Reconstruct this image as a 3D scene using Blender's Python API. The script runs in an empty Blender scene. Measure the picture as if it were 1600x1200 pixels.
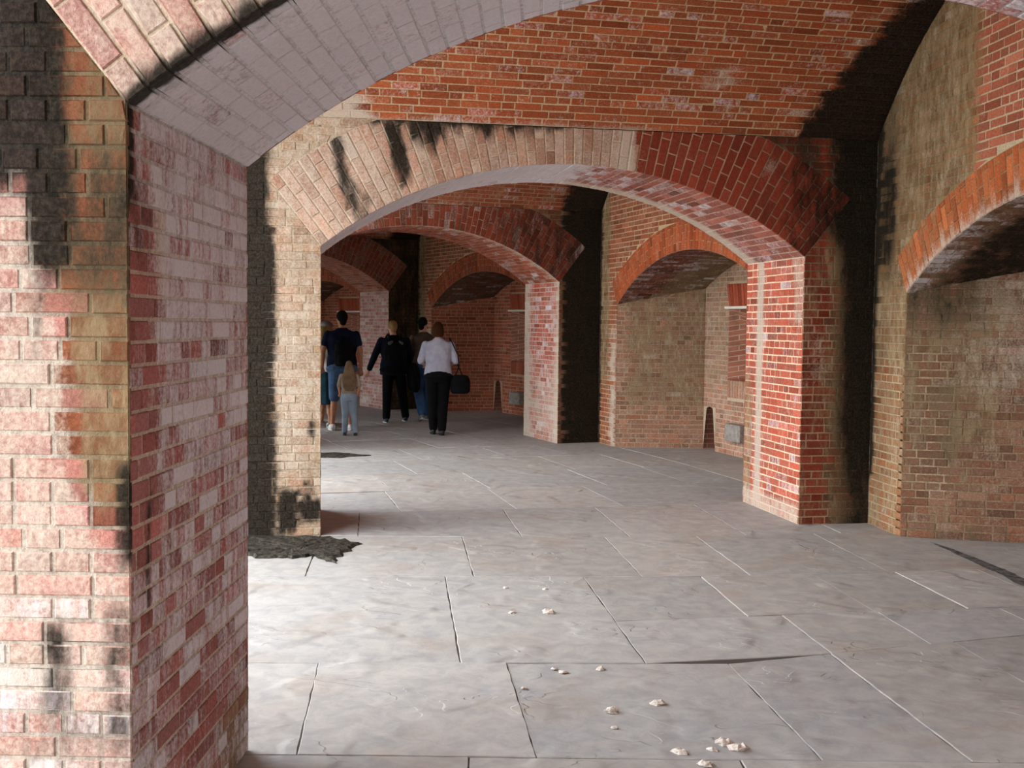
import bpy, math, random
import numpy as np
from mathutils import Vector, Matrix
R = random.Random(7)
SC = bpy.context.scene
COL = SC.collection
# ------------------------------------------------------------------ camera, sky, exposure
EYE, FPX, PITCH, ROLL = 1.68, 1757.2, .0539, .0106
cp, sp, cr, sr = math.cos(PITCH), math.sin(PITCH), math.cos(ROLL), math.sin(ROLL)
r0, u0, fw = Vector((1, 0, 0)), Vector((0, sp, cp)), Vector((0, cp, -sp))
rt, up = cr * r0 + sr * u0, -sr * r0 + cr * u0
cd = bpy.data.cameras.new('camera'); cam = bpy.data.objects.new('camera', cd); COL.objects.link(cam)
cd.sensor_width = 36; cd.lens = FPX / 1600 * 36; cd.clip_start = .05
cam.matrix_world = Matrix(((rt.x, up.x, -fw.x, 0), (rt.y, up.y, -fw.y, 0), (rt.z, up.z, -fw.z, EYE), (0, 0, 0, 1)))
SC.camera = cam
w = bpy.data.worlds.new('overcast_sky'); SC.world = w; w.use_nodes = True
bg = w.node_tree.nodes['Background']; bg.inputs[0].default_value = (.92, .96, 1.0, 1); bg.inputs[1].default_value = 7.2
sd = bpy.data.lights.new('hazy_sun', 'SUN'); sun = bpy.data.objects.new('hazy_sun', sd); COL.objects.link(sun)
sd.energy = 1.4; sd.angle = math.radians(30); sd.color = (1, .97, .92)
sun.rotation_euler = Vector((.93, .30, -.62)).to_track_quat('-Z', 'Y').to_euler()
SC.view_settings.view_transform = 'Standard'; SC.view_settings.look = 'None'
SC.view_settings.exposure = 0.04; SC.view_settings.gamma = 1; SC.view_settings.use_curve_mapping = False
SC.cycles.max_bounces = 8; SC.cycles.diffuse_bounces = 6; SC.cycles.glossy_bounces = 2

# ------------------------------------------------------------------ plan of the gallery (metres)
H = 2.257                                   # spring height of the gallery arches
C = np.array([-29.325, 3.724]); RI, RO, RS = 28.285, 32.28, 32.913
RE = 26.85                                  # courtyard end of the piers
T1, DT, TH = -.0231, .2018, 1.254
RM = (RI + RO) / 2
AR, AZ, AE = 3.207, -.247, 3.84             # gallery arch: radius, centre height, extrados radius
VS, VR = 3.25, 1.21                         # vault spring, vault rise
def W(k, r, th=0.):
    a = T1 + DT * (k - 1)
    return C + np.array([math.cos(a), math.sin(a)]) * r + np.array([-math.sin(a), math.cos(a)]) * th
def wdir(k): a = T1 + DT * (k - 1); return np.array([math.cos(a), math.sin(a)])
def wnor(k): a = T1 + DT * (k - 1); return np.array([-math.sin(a), math.cos(a)])
def proj(P):
    X, y, z = P[0], P[1], P[2] - EYE
    d = y * cp - z * sp
    if d < .2: return None
    u = z * cp + y * sp; a, b = FPX * X / d, -FPX * u / d
    return 800 + a * cr - b * sr, 600 + a * sr + b * cr
def seen_through(P, upto):
    """is the line from the eye to P inside the opening of walls 1..upto"""
    for j in range(1, upto + 1):
        for th in (0, TH):
            q, n, d = W(j, 0, th), wnor(j), wdir(j)
            den = n @ np.array([P[0], P[1]])
            t = (n @ q) / den if abs(den) > 1e-9 else 2
            if t >= .9999 or t <= 0: continue
            h = np.array([P[0], P[1]]) * t; r = (h - q) @ d; z = EYE + (P[2] - EYE) * t
            if not (RI - .02 < r < RO + .02) or (r - RM) ** 2 + (z - AZ) ** 2 > (AR + .03) ** 2 and z > H: return False
    return True

# ------------------------------------------------------------------ materials
def mat(name, col=(.5, .5, .5), rough=.8, metal=0., spec=.3):
    m = bpy.data.materials.new(name); m.use_nodes = True
    b = m.node_tree.nodes['Principled BSDF']
    b.inputs['Base Color'].default_value = (*col, 1); b.inputs['Roughness'].default_value = rough
    b.inputs['Metallic'].default_value = metal; b.inputs['Specular IOR Level'].default_value = spec
    return m
class NT:
    def __init__(s, m): s.t = m.node_tree; s.n = s.t.nodes; s.l = s.t.links; s.b = s.n['Principled BSDF']
    def new(s, ty, **kw):
        n = s.n.new(ty)
        for k, v in kw.items(): setattr(n, k, v)
        return n
    def put(s, sock, v):
        if hasattr(v, 'is_output'): s.l.new(v, sock)
        elif isinstance(v, tuple) and len(v) == 3: sock.default_value = (*v, 1)
        else: sock.default_value = v
    def math(s, op, a, b=0., c=0., clamp=False):
        n = s.new('ShaderNodeMath', operation=op, use_clamp=clamp)
        for i, v in enumerate((a, b, c)): s.put(n.inputs[i], v)
        return n.outputs[0]
    def mix(s, f, a, b, bt='MIX'):
        n = s.new('ShaderNodeMix', data_type='RGBA', blend_type=bt)
        s.put(n.inputs[0], f); s.put(n.inputs[6], a); s.put(n.inputs[7], b); return n.outputs[2]
    def noise(s, vec, scale, detail=4., rough=.6, dist=0.):
        n = s.new('ShaderNodeTexNoise'); s.put(n.inputs['Vector'], vec); n.inputs['Scale'].default_value = scale
        n.inputs['Detail'].default_value = detail; n.inputs['Roughness'].default_value = rough; n.inputs['Distortion'].default_value = dist
        return n.outputs[0]
    def ramp(s, v, lo, hi, a=0., b=1.):
        n = s.new('ShaderNodeMapRange', interpolation_type='SMOOTHSTEP'); s.put(n.inputs[0], v)
        for i, x in enumerate((lo, hi, a, b)): n.inputs[i + 1].default_value = x
        return n.outputs[0]
    def pos(s): return s.new('ShaderNodeNewGeometry').outputs['Position']
    def bump(s, h, dist, strength=1.):
        n = s.new('ShaderNodeBump'); s.put(n.inputs['Height'], h); n.inputs['Distance'].default_value = dist; n.inputs['Strength'].default_value = strength
        s.l.new(n.outputs[0], s.b.inputs['Normal'])
def masonry(name, mortar=False):
    m = mat(name, rough=.85, spec=.12); g = NT(m); p = g.pos()
    base = g.new('ShaderNodeAttribute', attribute_name='base').outputs['Color']
    wa = g.new('ShaderNodeAttribute', attribute_name='wear'); sep = g.new('ShaderNodeSeparateColor'); g.l.new(wa.outputs['Color'], sep.inputs[0])
    mp = g.new('ShaderNodeMapping'); g.l.new(p, mp.inputs[0]); mp.inputs['Scale'].default_value = (1, 1, .38)
    n1 = g.noise(mp.outputs[0], 7, 7, .68); n2 = g.noise(mp.outputs[0], 19, 5, .7); n3 = g.noise(p, 70, 4, .7); n4 = g.noise(p, 260, 2, .6)
    mp2 = g.new('ShaderNodeMapping'); g.l.new(p, mp2.inputs[0]); mp2.inputs['Scale'].default_value = (1, 1, .16); mp2.inputs['Location'].default_value = (3, 9, 1)
    n5 = g.noise(mp2.outputs[0], 26, 4, .65)
    var = g.math('ADD', g.math('MULTIPLY', n3, .75), g.math('MULTIPLY', n4, .5))
    c = g.mix(1., base, g.mix(g.ramp(var, .4, .85), (.68, .66, .64), (1.32, 1.30, 1.28)), 'MULTIPLY')
    n12 = g.math('ADD', g.math('MULTIPLY', n1, .55), g.math('MULTIPLY', n2, .45))
    n52 = g.math('ADD', g.math('MULTIPLY', n5, .6), g.math('MULTIPLY', n3, .4))
    def mask(amount, nz, amp, wid):   # noisy edged coverage
        return g.ramp(g.math('ADD', amount, g.math('MULTIPLY', g.math('SUBTRACT', nz, .5), amp)), .5 - wid, .5 + wid)
    k_o = mask(sep.outputs[2], n12, 1.7, .22)
    k_g = mask(wa.outputs['Alpha'], n52, 1.9, .30)
    k_w = mask(sep.outputs[1], g.math('ADD', g.math('MULTIPLY', n2, .5), g.math('MULTIPLY', n3, .5)), 1.5, .32)
    k_d = mask(sep.outputs[0], n12, 1.7, .30)
    c = g.mix(g.math('MULTIPLY', k_o, .72), c, g.mix(g.ramp(n12, .36, .64), (.095, .068, .028), (.34, .265, .15)))
    c = g.mix(g.math('MULTIPLY', k_g, .86), c, g.mix(n3, (.54, .525, .565), (.84, .82, .86)))
    c = g.mix(g.math('MULTIPLY', k_w, .84), c, g.mix(n3, (.42, .345, .26), (.70, .62, .525)))
    c = g.mix(g.math('MULTIPLY', k_d, .97), c, g.mix(g.ramp(n3, .35, .75), (.004, .004, .003), (.034, .026, .017)))
    g.l.new(c, g.b.inputs['Base Color'])
    g.l.new(g.ramp(k_d, 0, 1, .88, .82), g.b.inputs['Roughness'])
    h = g.math('ADD', g.math('MULTIPLY', n3, .6), g.math('MULTIPLY', n4, .35)); h = g.math('ADD', h, g.math('MULTIPLY', n2, .8))
    g.bump(h, .007 if mortar else .0045, .8)
    return m
M_BR, M_MO = masonry('weathered_brick'), masonry('lime_mortar', True)
def brick_tex(name, a, b, mo):
    m = mat(name, rough=.9); g = NT(m)
    uv = g.new('ShaderNodeUVMap').outputs[0]
    t = g.new('ShaderNodeTexBrick'); g.l.new(uv, t.inputs[0]); t.inputs['Scale'].default_value = 1
    t.inputs['Brick Width'].default_value = .212; t.inputs['Row Height'].default_value = .0668; t.inputs['Mortar Size'].default_value = .005
    for i, c in ((1, a), (2, b), (3, mo)): g.put(t.inputs[i], c)
    n = g.noise(g.pos(), 5, 6, .7)
    g.l.new(g.mix(g.ramp(n, .45, .75, 0, .6), t.outputs[0], (.10, .08, .05)), g.b.inputs['Base Color'])
    g.bump(g.math('SUBTRACT', g.noise(g.pos(), 60, 3), t.outputs[1]), .005)
    return m
M_FAR = brick_tex('plain_brickwork', (.30, .10, .06), (.38, .15, .09), (.46, .38, .30))
def floor_mat():
    m = mat('bluestone_paving', rough=.75); g = NT(m); p = g.pos()
    base = g.new('ShaderNodeAttribute', attribute_name='base').outputs['Color']
    a, b, c_, d = g.noise(p, 1.6, 6, .6), g.noise(p, 8, 6, .68, .5), g.noise(p, 55, 4, .7), g.noise(p, 3.1, 5, .62)
    c = g.mix(1., base, g.mix(g.ramp(b, .3, .7), (.84, .85, .87), (1.12, 1.11, 1.09)), 'MULTIPLY')
    c = g.mix(g.ramp(a, .50, .72, 0, .35), c, (.33, .23, .16))
    c = g.mix(g.ramp(d, .58, .72, 0, .40), c, (.25, .28, .32))
    c = g.mix(g.ramp(c_, .62, .8, 0, .45), c, (.16, .13, .11))
    g.l.new(c, g.b.inputs['Base Color'])
    sm = g.new('ShaderNodeMapping'); g.l.new(p, sm.inputs[0]); sm.inputs['Scale'].default_value = (.8, 1.5, 1)
    e = g.noise(sm.outputs[0], 1.5, 4, .5, .5)
    st = g.math('ADD', g.math('ADD', g.ramp(e, .362, .372), g.ramp(e, .455, .463)), g.math('ADD', g.ramp(e, .56, .568), g.ramp(e, .66, .668)))
    h = g.math('ADD', g.math('MULTIPLY', g.math('MULTIPLY', st, .62), g.ramp(g.noise(p, 1.9, 2, .5), .50, .60)), g.math('ADD', g.math('MULTIPLY', b, .6), g.math('MULTIPLY', c_, .13)))
    g.bump(h, .0048, 1.)
    return m
M_FL = floor_mat()
M_BED = mat('joint_dirt', (.07, .06, .05), .95)
def noisy(name, a, b, scale=20, rough=.85, bd=.003):
    m = mat(name, rough=rough, spec=.08); g = NT(m); p = g.new('ShaderNodeTexCoord').outputs['Object']; n = g.noise(p, scale, 5, .65)
    g.l.new(g.mix(g.ramp(n, .35, .65), a, b), g.b.inputs['Base Color']); g.bump(n, bd); return m

# ------------------------------------------------------------------ object helpers
def link(o, parent=None):
    COL.objects.link(o)
    if parent: o.parent = parent
    return o
def setattrs(me, base, wear):
    for nm, arr in (('base', base), ('wear', wear)):
        if arr is None: continue
        a = me.color_attributes.new(nm, 'FLOAT_COLOR', 'POINT'); a.data.foreach_set('color', np.asarray(arr, dtype=np.float32).ravel())
def mesh_obj(name, V, F, m, parent=None, base=None, wear=None, loc=None, smooth=False):
    me = bpy.data.meshes.new(name)
    if loc is not None: V = [(v[0] - loc[0], v[1] - loc[1], v[2] - loc[2]) for v in V]
    me.from_pydata([tuple(map(float, v)) for v in V], [], F); me.materials.append(m); setattrs(me, base, wear)
    if smooth: me.shade_smooth()
    o = bpy.data.objects.new(name, me)
    if loc is not None: o.location = loc
    return link(o, parent)
def struct(name, label, cat, loc=(0, 0, 0)):
    o = bpy.data.objects.new(name, None); link(o); o.location = loc; o.empty_display_size = .2
    o['label'] = label; o['category'] = cat; o['kind'] = 'structure'; return o
def tag(o, label, cat, group=None, kind=None):
    o['label'] = label; o['category'] = cat
    if group: o['group'] = group
    if kind: o['kind'] = kind
    return o

# ------------------------------------------------------------------ weathering of each face
def sst(x, a, b):
    if a == b: return float(x > a)
    t = min(1, max(0, (x - a) / (b - a))); return t * t * (3 - 2 * t)
def bx(a, b, a0, a1, b0, b1, s=.06, s2=None):
    s2 = s if s2 is None else s2
    return sst(a, a0 - s, a0 + s) * (1 - sst(a, a1 - s, a1 + s)) * sst(b, b0 - s2, b0 + s2) * (1 - sst(b, b1 - s2, b1 + s2))
RED, DRED, ORG, PNK, BRN, TAN = (.36, .085, .045), (.20, .042, .022), (.38, .10, .035), (.42, .20, .17), (.24, .13, .08), (.30, .20, .12)
PINKRED = (.36, .12, .095)
CREAM, GREYM, TANM = (.60, .48, .33), (.42, .37, .32), (.38, .29, .17)
# each returns (palette, mortar, dark, white, ochre, grey);  a,b are the face's own coordinates
def wf_pier1_front(r, z):
    edge = 28.02 + .10 * sst(2.0 - z, 0, .6) + .10 * sst(1.25 - z, 0, .25)        # white lime lies courtyard side of this line
    d = bx(r, z, 26, 28.13, 2.08, 4, .05, .12) * 1.0
    d = max(d, .95 * bx(r, z, 28.0, 28.14, 1.78, 2.2, .04, .12), .95 * bx(r, z, 26, 28.02, 2.02, 2.3, .05, .1))
    d = max(d, .62 * bx(r, z, 28.1, 28.32, 1.7, 2.2, .05, .15), .5 * bx(r, z, 28.0, 28.08, 1.55, 1.9, .03, .1))
    d = max(d, .8 * bx(r, z, 28.24, 28.3, 1.0, 1.3, .02, .08), .66 * bx(r, z, 28.03, 28.12, .55, .86, .03, .06), .7 * bx(r, z, 28.2, 28.3, .45, .92, .05, .1), .5 * bx(r, z, 27.95, 28.2, .4, .62, .05, .1))
    wh = (1 - sst(r, edge - .02, edge + .03)) * (1 - sst(z, 1.95, 2.1)) * .56
    if z < 1.05: wh = max(wh, .45)
    d = max(d, .36 * sst(z, 1.3, 2.0) * sst(r, edge, edge + .05))
    o = .60 * sst(r, edge, edge + .05) * sst(z, 1.05, 1.2)
    g = .34 * (1 - sst(z, .85, 1.1))
    t = sst(r, edge - .02, edge + .04) * sst(z, 1.0, 1.2); pal = tuple(a * (1 - t) + b * t for a, b in zip(PNK, (.20, .070, .036)))
    return pal, tuple(a * (1 - t) + b * t for a, b in zip(GREYM, (.20, .145, .09))), d, wh, o, g
def wf_ring1(r, z):
    return PNK, CREAM, .9 * (1 - sst(math.hypot(r - RM, z - AZ), AR + .005, AR + .022)), .56, .15, 0
def wf_rev1(y, z):
    redc = bx(y, z, -.1, .22, .9, 2.1, .05, .2)
    g = .70 - .50 * redc - .16 * (1 - sst(z, 1.1, 1.9)) - .10 * (1 - sst(z, .4, 1.0))
    d = .75 * bx(y, z, .12, .17, .78, 1.22, .03, .1) + .95 * bx(y, z, -.1, .05, 2.05, 2.4, .03, .1) + .5 * redc * sst(z, 1.6, 2.1)
    o = .68 * bx(y, z, .85, 1.4, -.1, .33, .12, .1) + .35 * bx(y, z, -.1, .4, -.1, .6, .1, .2)
    w_ = .50 * bx(y, z, .2, .32, 1.75, 2.05, .05, .08)
    return (.34, .13, .12), (.50, .40, .32) if z < 1.9 else (.44, .38, .36), min(d, 1), w_, o, g
def wf_sof1(x, y):      # x = r - RM, y = depth through the wall
    d = .95 * (1 - sst(y, .02, .07)) * (1 - sst(x, -.4, .4)) + .3 * (1 - sst(y, .08, .25)) * (1 - sst(x, -1.2, .0))
    g = .95 - .45 * sst(x, -.2, .9)
    return (.36, .15, .13), (.42, .37, .36), d, .12, .1 + .25 * bx(x, y, -2.2, -.8, .15, .35, .08), g
def wf_face2(r, z):
    if r < RM:
        d = 1 - sst(r, 27.90, 27.99)
        if z > 2.4: d *= 1 - .75 * sst(r, 27.80, 27.95)
        sp_ = max(bx(r, z, 28.17, 28.26, .78, .92, .03), bx(r, z, 28.1, 28.3, .1, .30, .06), bx(r, z, 27.95, 28.12, .0, .38, .05), bx(r, z, 28.14, 28.22, .3, .45, .03))
        return (.36, .22, .14), TANM, max(d, .8 * sp_), .46 + .1 * bx(r, z, 27.95, 28.12, .5, 2.0, .05, .2), .42, 0
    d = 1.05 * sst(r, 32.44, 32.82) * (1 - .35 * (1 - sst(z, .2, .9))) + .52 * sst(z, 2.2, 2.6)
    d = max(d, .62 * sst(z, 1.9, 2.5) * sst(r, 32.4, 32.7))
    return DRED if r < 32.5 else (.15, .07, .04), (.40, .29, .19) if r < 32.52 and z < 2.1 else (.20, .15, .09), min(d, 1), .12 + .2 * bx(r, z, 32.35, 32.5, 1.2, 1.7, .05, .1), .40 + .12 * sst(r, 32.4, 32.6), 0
def wf_ring2(r, z):
    x = r - RM; left = 1 - sst(x, .46, .56)
    xs = x - (z - 3.0) * -.22
    d = max(.85 * bx(xs, z, -1.47, -1.33, 2.72, 3.24, .04, .10), .8 * bx(xs, z, -1.30, -1.0, 3.06, 3.3, .04, .05), .68 * bx(xs, z, -1.93, -1.80, 2.5, 3.2, .04, .12), .8 * bx(x, z, -.80, -.62, 3.12, 3.4, .05), .7 * bx(x, z, -2.0, 0, 3.215, 3.4, .2, .015))
    d = max(d, .62 * bx(x, z, -1.75, -1.60, 2.38, 2.7, .05))
    dr = .62 * sst(x, 1.3, 2.2)
    ww = left * (.52 - .12 * bx(x, z, -1.5, .2, 2, 4, .1))
    ww = max(ww, .85 * bx(x, z, .36, .52, 2.8, 4, .03), .6 * bx(x, z, 1.62, 1.76, 2.96, 3.08, .04))
    return (.40, .22, .15) if left > .5 else (.25, .050, .028), (.50, .40, .27) if x < 1.6 else (.36, .26, .17), max(d * left, dr), ww, .22 * left + .1 * sst(x, 1.2, 2), 0
def wf_rev2(y, z):
    w_ = .9 * bx(y, z, .86, .98, -.1, 2.6, .04, .1) + .35 * bx(y, z, -.1, .2, 1.7, 2.4, .05) + .45 * bx(y, z, 0, 1.3, -.1, .16, .1, .05)
    return (.42, .105, .065), (.78, .62, .44), 0, min(w_ + .20, 1), .12 + .5 * bx(y, z, 1.04, 1.4, -.1, 1.3, .04, .3), .1
def wf_sof2(x, y):
    g = .85 * (1 - sst(x, -.3, .6)) + .22
    w_ = .95 * sst(y, .95, 1.15) * sst(x, -.2, .4) + .1
    return (.34, .12, .09), (.50, .40, .32), 0, w_, .12, g
def wf_face3(r, z):
    if r < RM: return (.3, .2, .13), TANM, .4, .5, .45, 0
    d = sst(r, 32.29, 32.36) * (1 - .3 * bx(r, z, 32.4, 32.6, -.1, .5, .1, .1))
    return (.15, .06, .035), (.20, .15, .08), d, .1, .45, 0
def wf_ring3(r, z):
    x = r - RM
    return (.22, .052, .03), (.40, .30, .19) if x < 1 else (.28, .2, .13), .30 + .2 * sst(x, .4, 2), .18, .25, .1
def wf_rev3(y, z):
    return (.38, .09, .06), (.58, .45, .36), 0, .28 + .25 * (1 - sst(z, .6, 1.4)) + .5 * sst(y, 1.0, 1.1) + .45 * (1 - sst(y, .0, .2)), .1, .25
def wf_sof3(x, y): return (.32, .09, .05), (.42, .3, .2), 0, .18 + .5 * (1 - sst(y, .05, .2)), .2, .15
def wf_face4(r, z): return (.15, .07, .04), (.2, .16, .1), .62 if r > RM else .2, .15, .5, 0
def wf_ring4(r, z): return (.28, .07, .04), (.4, .3, .2), .3, .3, .3, 0
def wf_rev4(y, z): return (.40, .11, .09), (.60, .50, .44), 0, .45, .1, .3
def wf_sof4(x, y): return (.34, .09, .05), (.42, .3, .22), 0, .35, .2, 0
def wf_vault(k):
    def f(r, s):
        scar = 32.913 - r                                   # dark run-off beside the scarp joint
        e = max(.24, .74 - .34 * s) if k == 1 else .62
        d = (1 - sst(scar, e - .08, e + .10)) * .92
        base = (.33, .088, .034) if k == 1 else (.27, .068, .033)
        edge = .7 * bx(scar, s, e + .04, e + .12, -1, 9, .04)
        w_ = .10 + .5 * bx(r, s, 31.35, 31.5, .40, .62, .05) + .5 * bx(r, s, 31.5, 31.58, .2, .3, .04) + .4 * bx(r, s, 26, 31, -.1, .03, .1, .04) + edge * (.6 if k == 1 else .2) + .1 * bx(r, s, 28.0, 30.4, .3, .9, .5, .2)
        if k == 1: w_ += .9 * bx(r, s, 27, 28.62, -.1, .20, .06, .03)
        return base, (.52, .39, .24) if k == 1 else (.36, .25, .16), d, w_, .14 + (.25 if k > 1 else 0), .08
    return f
def wf_scarp(k):
    def f(s, z):
        if k == 1:
            redr = sst(s, 1.45, 1.85) * sst(z, 2.3, 2.7)
            d = .95 * (1 - sst(s, .02, .12)) * (1 - .8 * (z < .4)) + .45 * bx(s, z, .15, .35, 2.0, 3.1, .1, .3)
            d += .42 * sst(z, 1.8, 2.5) * (1 - sst(s, .3, .6))
            o = .60 * (1 - redr) + .1
            if z < 1.4: o = .52
            return (.30, .13, .06) if redr < .5 else (.36, .12, .07), (.52, .43, .29) if redr > .5 or z < 1.9 else (.27, .22, .11), min(d, 1), .16 * (1 - redr) + .06, o, 0
        d = .9 * (1 - sst(s, .0, .08))
        o = .85 * (1 - sst(s, .22, .40)) * sst(z, .5, 1.4) + .18
        return (.30, .10, .05) if k > 1 else RED, (.55, .43, .26), d, .22 + .5 * bx(s, z, .42, .62, -.1, 1.6, .06, .3), o, 0
    return f
def wf_sring(k):
    def f(s, z):
        if k == 1: return (.42, .125, .045), (.34, .2, .11), .3 * (1 - sst(z, 2.0, 2.25)) , .08 + .55 * (1 - sst(math.hypot(s - 2.69, z + 1.2), 3.77, 3.84)), .42 - .3 * sst(s, 1.0, 1.6), 0
        return (.38, .095, .035) if k == 2 else (.30, .075, .035), (.42, .24, .13), 0, .16, .14, 0
    return f
def wf_jamb(k):
    def f(x, z):
        if k == 1:
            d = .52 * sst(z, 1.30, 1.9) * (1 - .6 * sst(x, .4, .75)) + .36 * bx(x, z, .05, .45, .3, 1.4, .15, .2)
            pale_zone = bx(x, z, .0, .38, .35, 1.55, .1, .1)  # zone with paler mortar
            return (.25, .13, .085), (.52, .42, .28) if pale_zone > .5 else (.30, .22, .14), d + .3 * bx(x, z, .2, 1.2, -.1, .12, .1, .03), .20 + .2 * bx(x, z, .5, 1.3, 1.1, 2.2, .15), .60 - .22 * (1 - sst(z, .3, .9)) - .2 * sst(x, .5, .9), 0
        if k == 2: return (.34, .17, .11), (.46, .36, .24), .25 * bx(x, z, .1, .9, .6, 1.1, .2), .26, .62 - .40 * (1 - sst(z, .2, .8)) - .35 * (1 - sst(x, .1, .2)) * (z < 1.9), 0
        return (.30, .085, .045), (.42, .28, .18), 0, .12, .22, 0
    return f
def wf_rback(k):
    def f(s, z):
        if k == 2: return (.36, .17, .11), (.52, .42, .30), 0, .34, .50 - .4 * (1 - sst(z, .5, 1.0)), 0
        if k == 1: return (.30, .14, .09), (.36, .27, .18), .35, .2, .45, 0
        return (.32, .085, .045), (.44, .3, .2), 0, .2, .15, 0
    return f
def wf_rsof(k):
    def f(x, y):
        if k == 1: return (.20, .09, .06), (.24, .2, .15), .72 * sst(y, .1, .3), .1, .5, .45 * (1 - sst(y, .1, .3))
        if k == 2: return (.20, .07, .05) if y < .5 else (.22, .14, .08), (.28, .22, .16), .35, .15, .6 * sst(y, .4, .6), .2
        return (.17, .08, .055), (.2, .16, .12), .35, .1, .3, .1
    return f

PIER_TXT = {
 1: ('nearest brick pier, lime streaked with a black damp stain and lilac washed side', 'red brick pier of the nearest arch, beside the outer wall', 'nearest brick arch with a lilac grey washed underside and cream bricks'),
 2: ('lime crusted pier half black with damp, dark mortar patch at its foot', 'bright red brick pier with a white vertical stripe beside the wide recess', 'second brick arch from the viewer, cream crusted over half and deep red over half'),
 3: ('brick pier of the third arch on the courtyard side', 'red and white speckled brick pier before a tall black stained corner', 'third brick arch from the viewer, dark red with a pale lower edge'),
 4: ('brick pier of the fourth arch on the courtyard side', 'pink and white mottled brick pier behind the walking people', 'fourth brick arch from the viewer, behind the people in dark clothes')}
# ------------------------------------------------------------------ brick laying
J = .0095
class Wall:
    """collects bricks of one piece of the setting; the 300 that show largest of each part become objects"""
    def __init__(s, name, label, cat, loc, depth):
        s.root = struct(name, label, cat, loc); s.parts = {}; s.back = []; s.depth = depth; s.loc = loc; s.near = depth == 0 and 'nearest' in label; s.mid = label in PIER_TXT[2]
    def quad(s, part, S, q, wf, proud=.0, wcoord=None):
        """q: 4 corners (u,v) counter-clockwise seen from the front"""
        us = [p[0] for p in q]; vs = [p[1] for p in q]
        cu, cv = sum(us) / 4, sum(vs) / 4
        P = [S(u, v, 0) for u, v in q]
        A = np.array(P); e1 = A[1] - A[0]; e2 = A[3] - A[0]; e3 = A[2] - A[1]
        l1 = np.linalg.norm(e1); l2 = max(np.linalg.norm(e2), np.linalg.norm(e3))
        if l1 < .02 or l2 < .02: return
        s.parts.setdefault(part, []).append((S, q, wf, proud + R.uniform(-.0025, .0025), A, cu, cv, wcoord))
    def score(s, A):
        c = A.mean(0)
        pr = [proj(p) for p in A]
        if any(p is None for p in pr): return 0
        pr = np.array(pr)
        if not ((pr[:, 0] > 0) & (pr[:, 0] < 1600) & (pr[:, 1] > 0) & (pr[:, 1] < 1200)).any(): return 0
        x, y = pr[:, 0], pr[:, 1]
        ar = .5 * (np.dot(x, np.roll(y, -1)) - np.dot(y, np.roll(x, -1)))
        ar = abs(ar)
        if not seen_through(c, s.depth): return ar * .001
        return ar
    def brick_geo(s, b):
        S, q, wf, w, A, cu, cv, wc = b
        V, base, wear = [], [], []
        tint = R.gauss(1, .16); gj = R.gauss(0, .16); wj = R.gauss(0, .06); tint = min(1.45, max(.55, tint)); hue = R.uniform(-.12, .12)
        def inset(t):
            out = []
            for u, v in q: out.append((u + (cu - u) * t[0], v + (cv - v) * t[1]))
            return out
        du = max(abs(q[1][0] - q[0][0]), 1e-6); dv = max(abs(q[3][1] - q[0][1]), abs(q[2][1] - q[1][1]), 1e-6)
        l1 = np.linalg.norm(A[1] - A[0]); l2 = np.linalg.norm(A[3] - A[0])
        i1 = (.0035 / max(l1 / 2, .01), .0035 / max(l2 / 2, .01))
        jit = [(R.uniform(-.0012, .0012)) for _ in range(4)]
        for lv, ins, ww in ((0, (0, 0), -.016), (1, (0, 0), w - .0035), (2, i1, w)):
            for i, (u, v) in enumerate(inset(ins)):
                V.append(S(u, v, ww + (jit[i] if lv else 0)))
        for i in range(12):
            u, v = q[i % 4]
            x, y = (u, v) if wc is None else wc(u, v)
            pal, mo, d, wh, o, g = wf(x, y)
            if i == 0: pal0 = wf(*((cu, cv) if wc is None else wc(cu, cv)))[0]
            base.append((pal0[0] * tint, pal0[1] * tint * (1 + hue), pal0[2] * tint * (1 + hue * 1.5), 1)); wear.append((d, wh + wj, o, g + gj if g > .05 else 0))
        F = [(8, 9, 10, 11)]
        for i in range(4):
            j = (i + 1) % 4
            F += [(i, j, 4 + j, 4 + i), (4 + i, 4 + j, 8 + j, 8 + i)]
        nu, nv = (6, 2) if s.near else ((3, 1) if s.mid else (1, 1))
        if nu > 1:
            F = F[1:]; k = len(V); qi = inset(i1)
            for j in range(nv + 1):
                for i in range(nu + 1):
                    a, b_ = i / nu, j / nv
                    u = (qi[0][0] * (1 - a) + qi[1][0] * a) * (1 - b_) + (qi[3][0] * (1 - a) + qi[2][0] * a) * b_
                    v = (qi[0][1] * (1 - a) + qi[1][1] * a) * (1 - b_) + (qi[3][1] * (1 - a) + qi[2][1] * a) * b_
                    edge = i in (0, nu) or j in (0, nv)
                    V.append(S(u, v, w + .0001 + (0 if edge else .0012 + R.uniform(-.0008, .0008))))
                    x, y = (u, v) if wc is None else wc(u, v)
                    pal, mo, d, wh, o, g = wf(x, y)
                    base.append((pal0[0] * tint, pal0[1] * tint * (1 + hue), pal0[2] * tint * (1 + hue * 1.5), 1)); wear.append((d, wh + wj, o, g + gj if g > .05 else 0))
            for j in range(nv):
                for i in range(nu): a = k + j * (nu + 1) + i; F.append((a, a + 1, a + nu + 2, a + nu + 1))
        return V, F, base, wear
    def backing(s, S, grid, wf, wcoord=None, w=-.0035):
        """grid: rows of (u,v)"""
        V, F, B, We = [], [], [], []
        n = len(grid[0])
        for row in grid:
            for u, v in row:
                V.append(S(u, v, w)); x, y = (u, v) if wcoord is None else wcoord(u, v)
                pal, mo, d, wh, o, g = wf(x, y); B.append((*mo, 1)); We.append((d, wh, o, g * .62))
        for i in range(len(grid) - 1):
            for j in range(n - 1): a = i * n + j; F.append((a, a + 1, a + n + 1, a + n))
        s.back.append((V, F, B, We))
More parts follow.
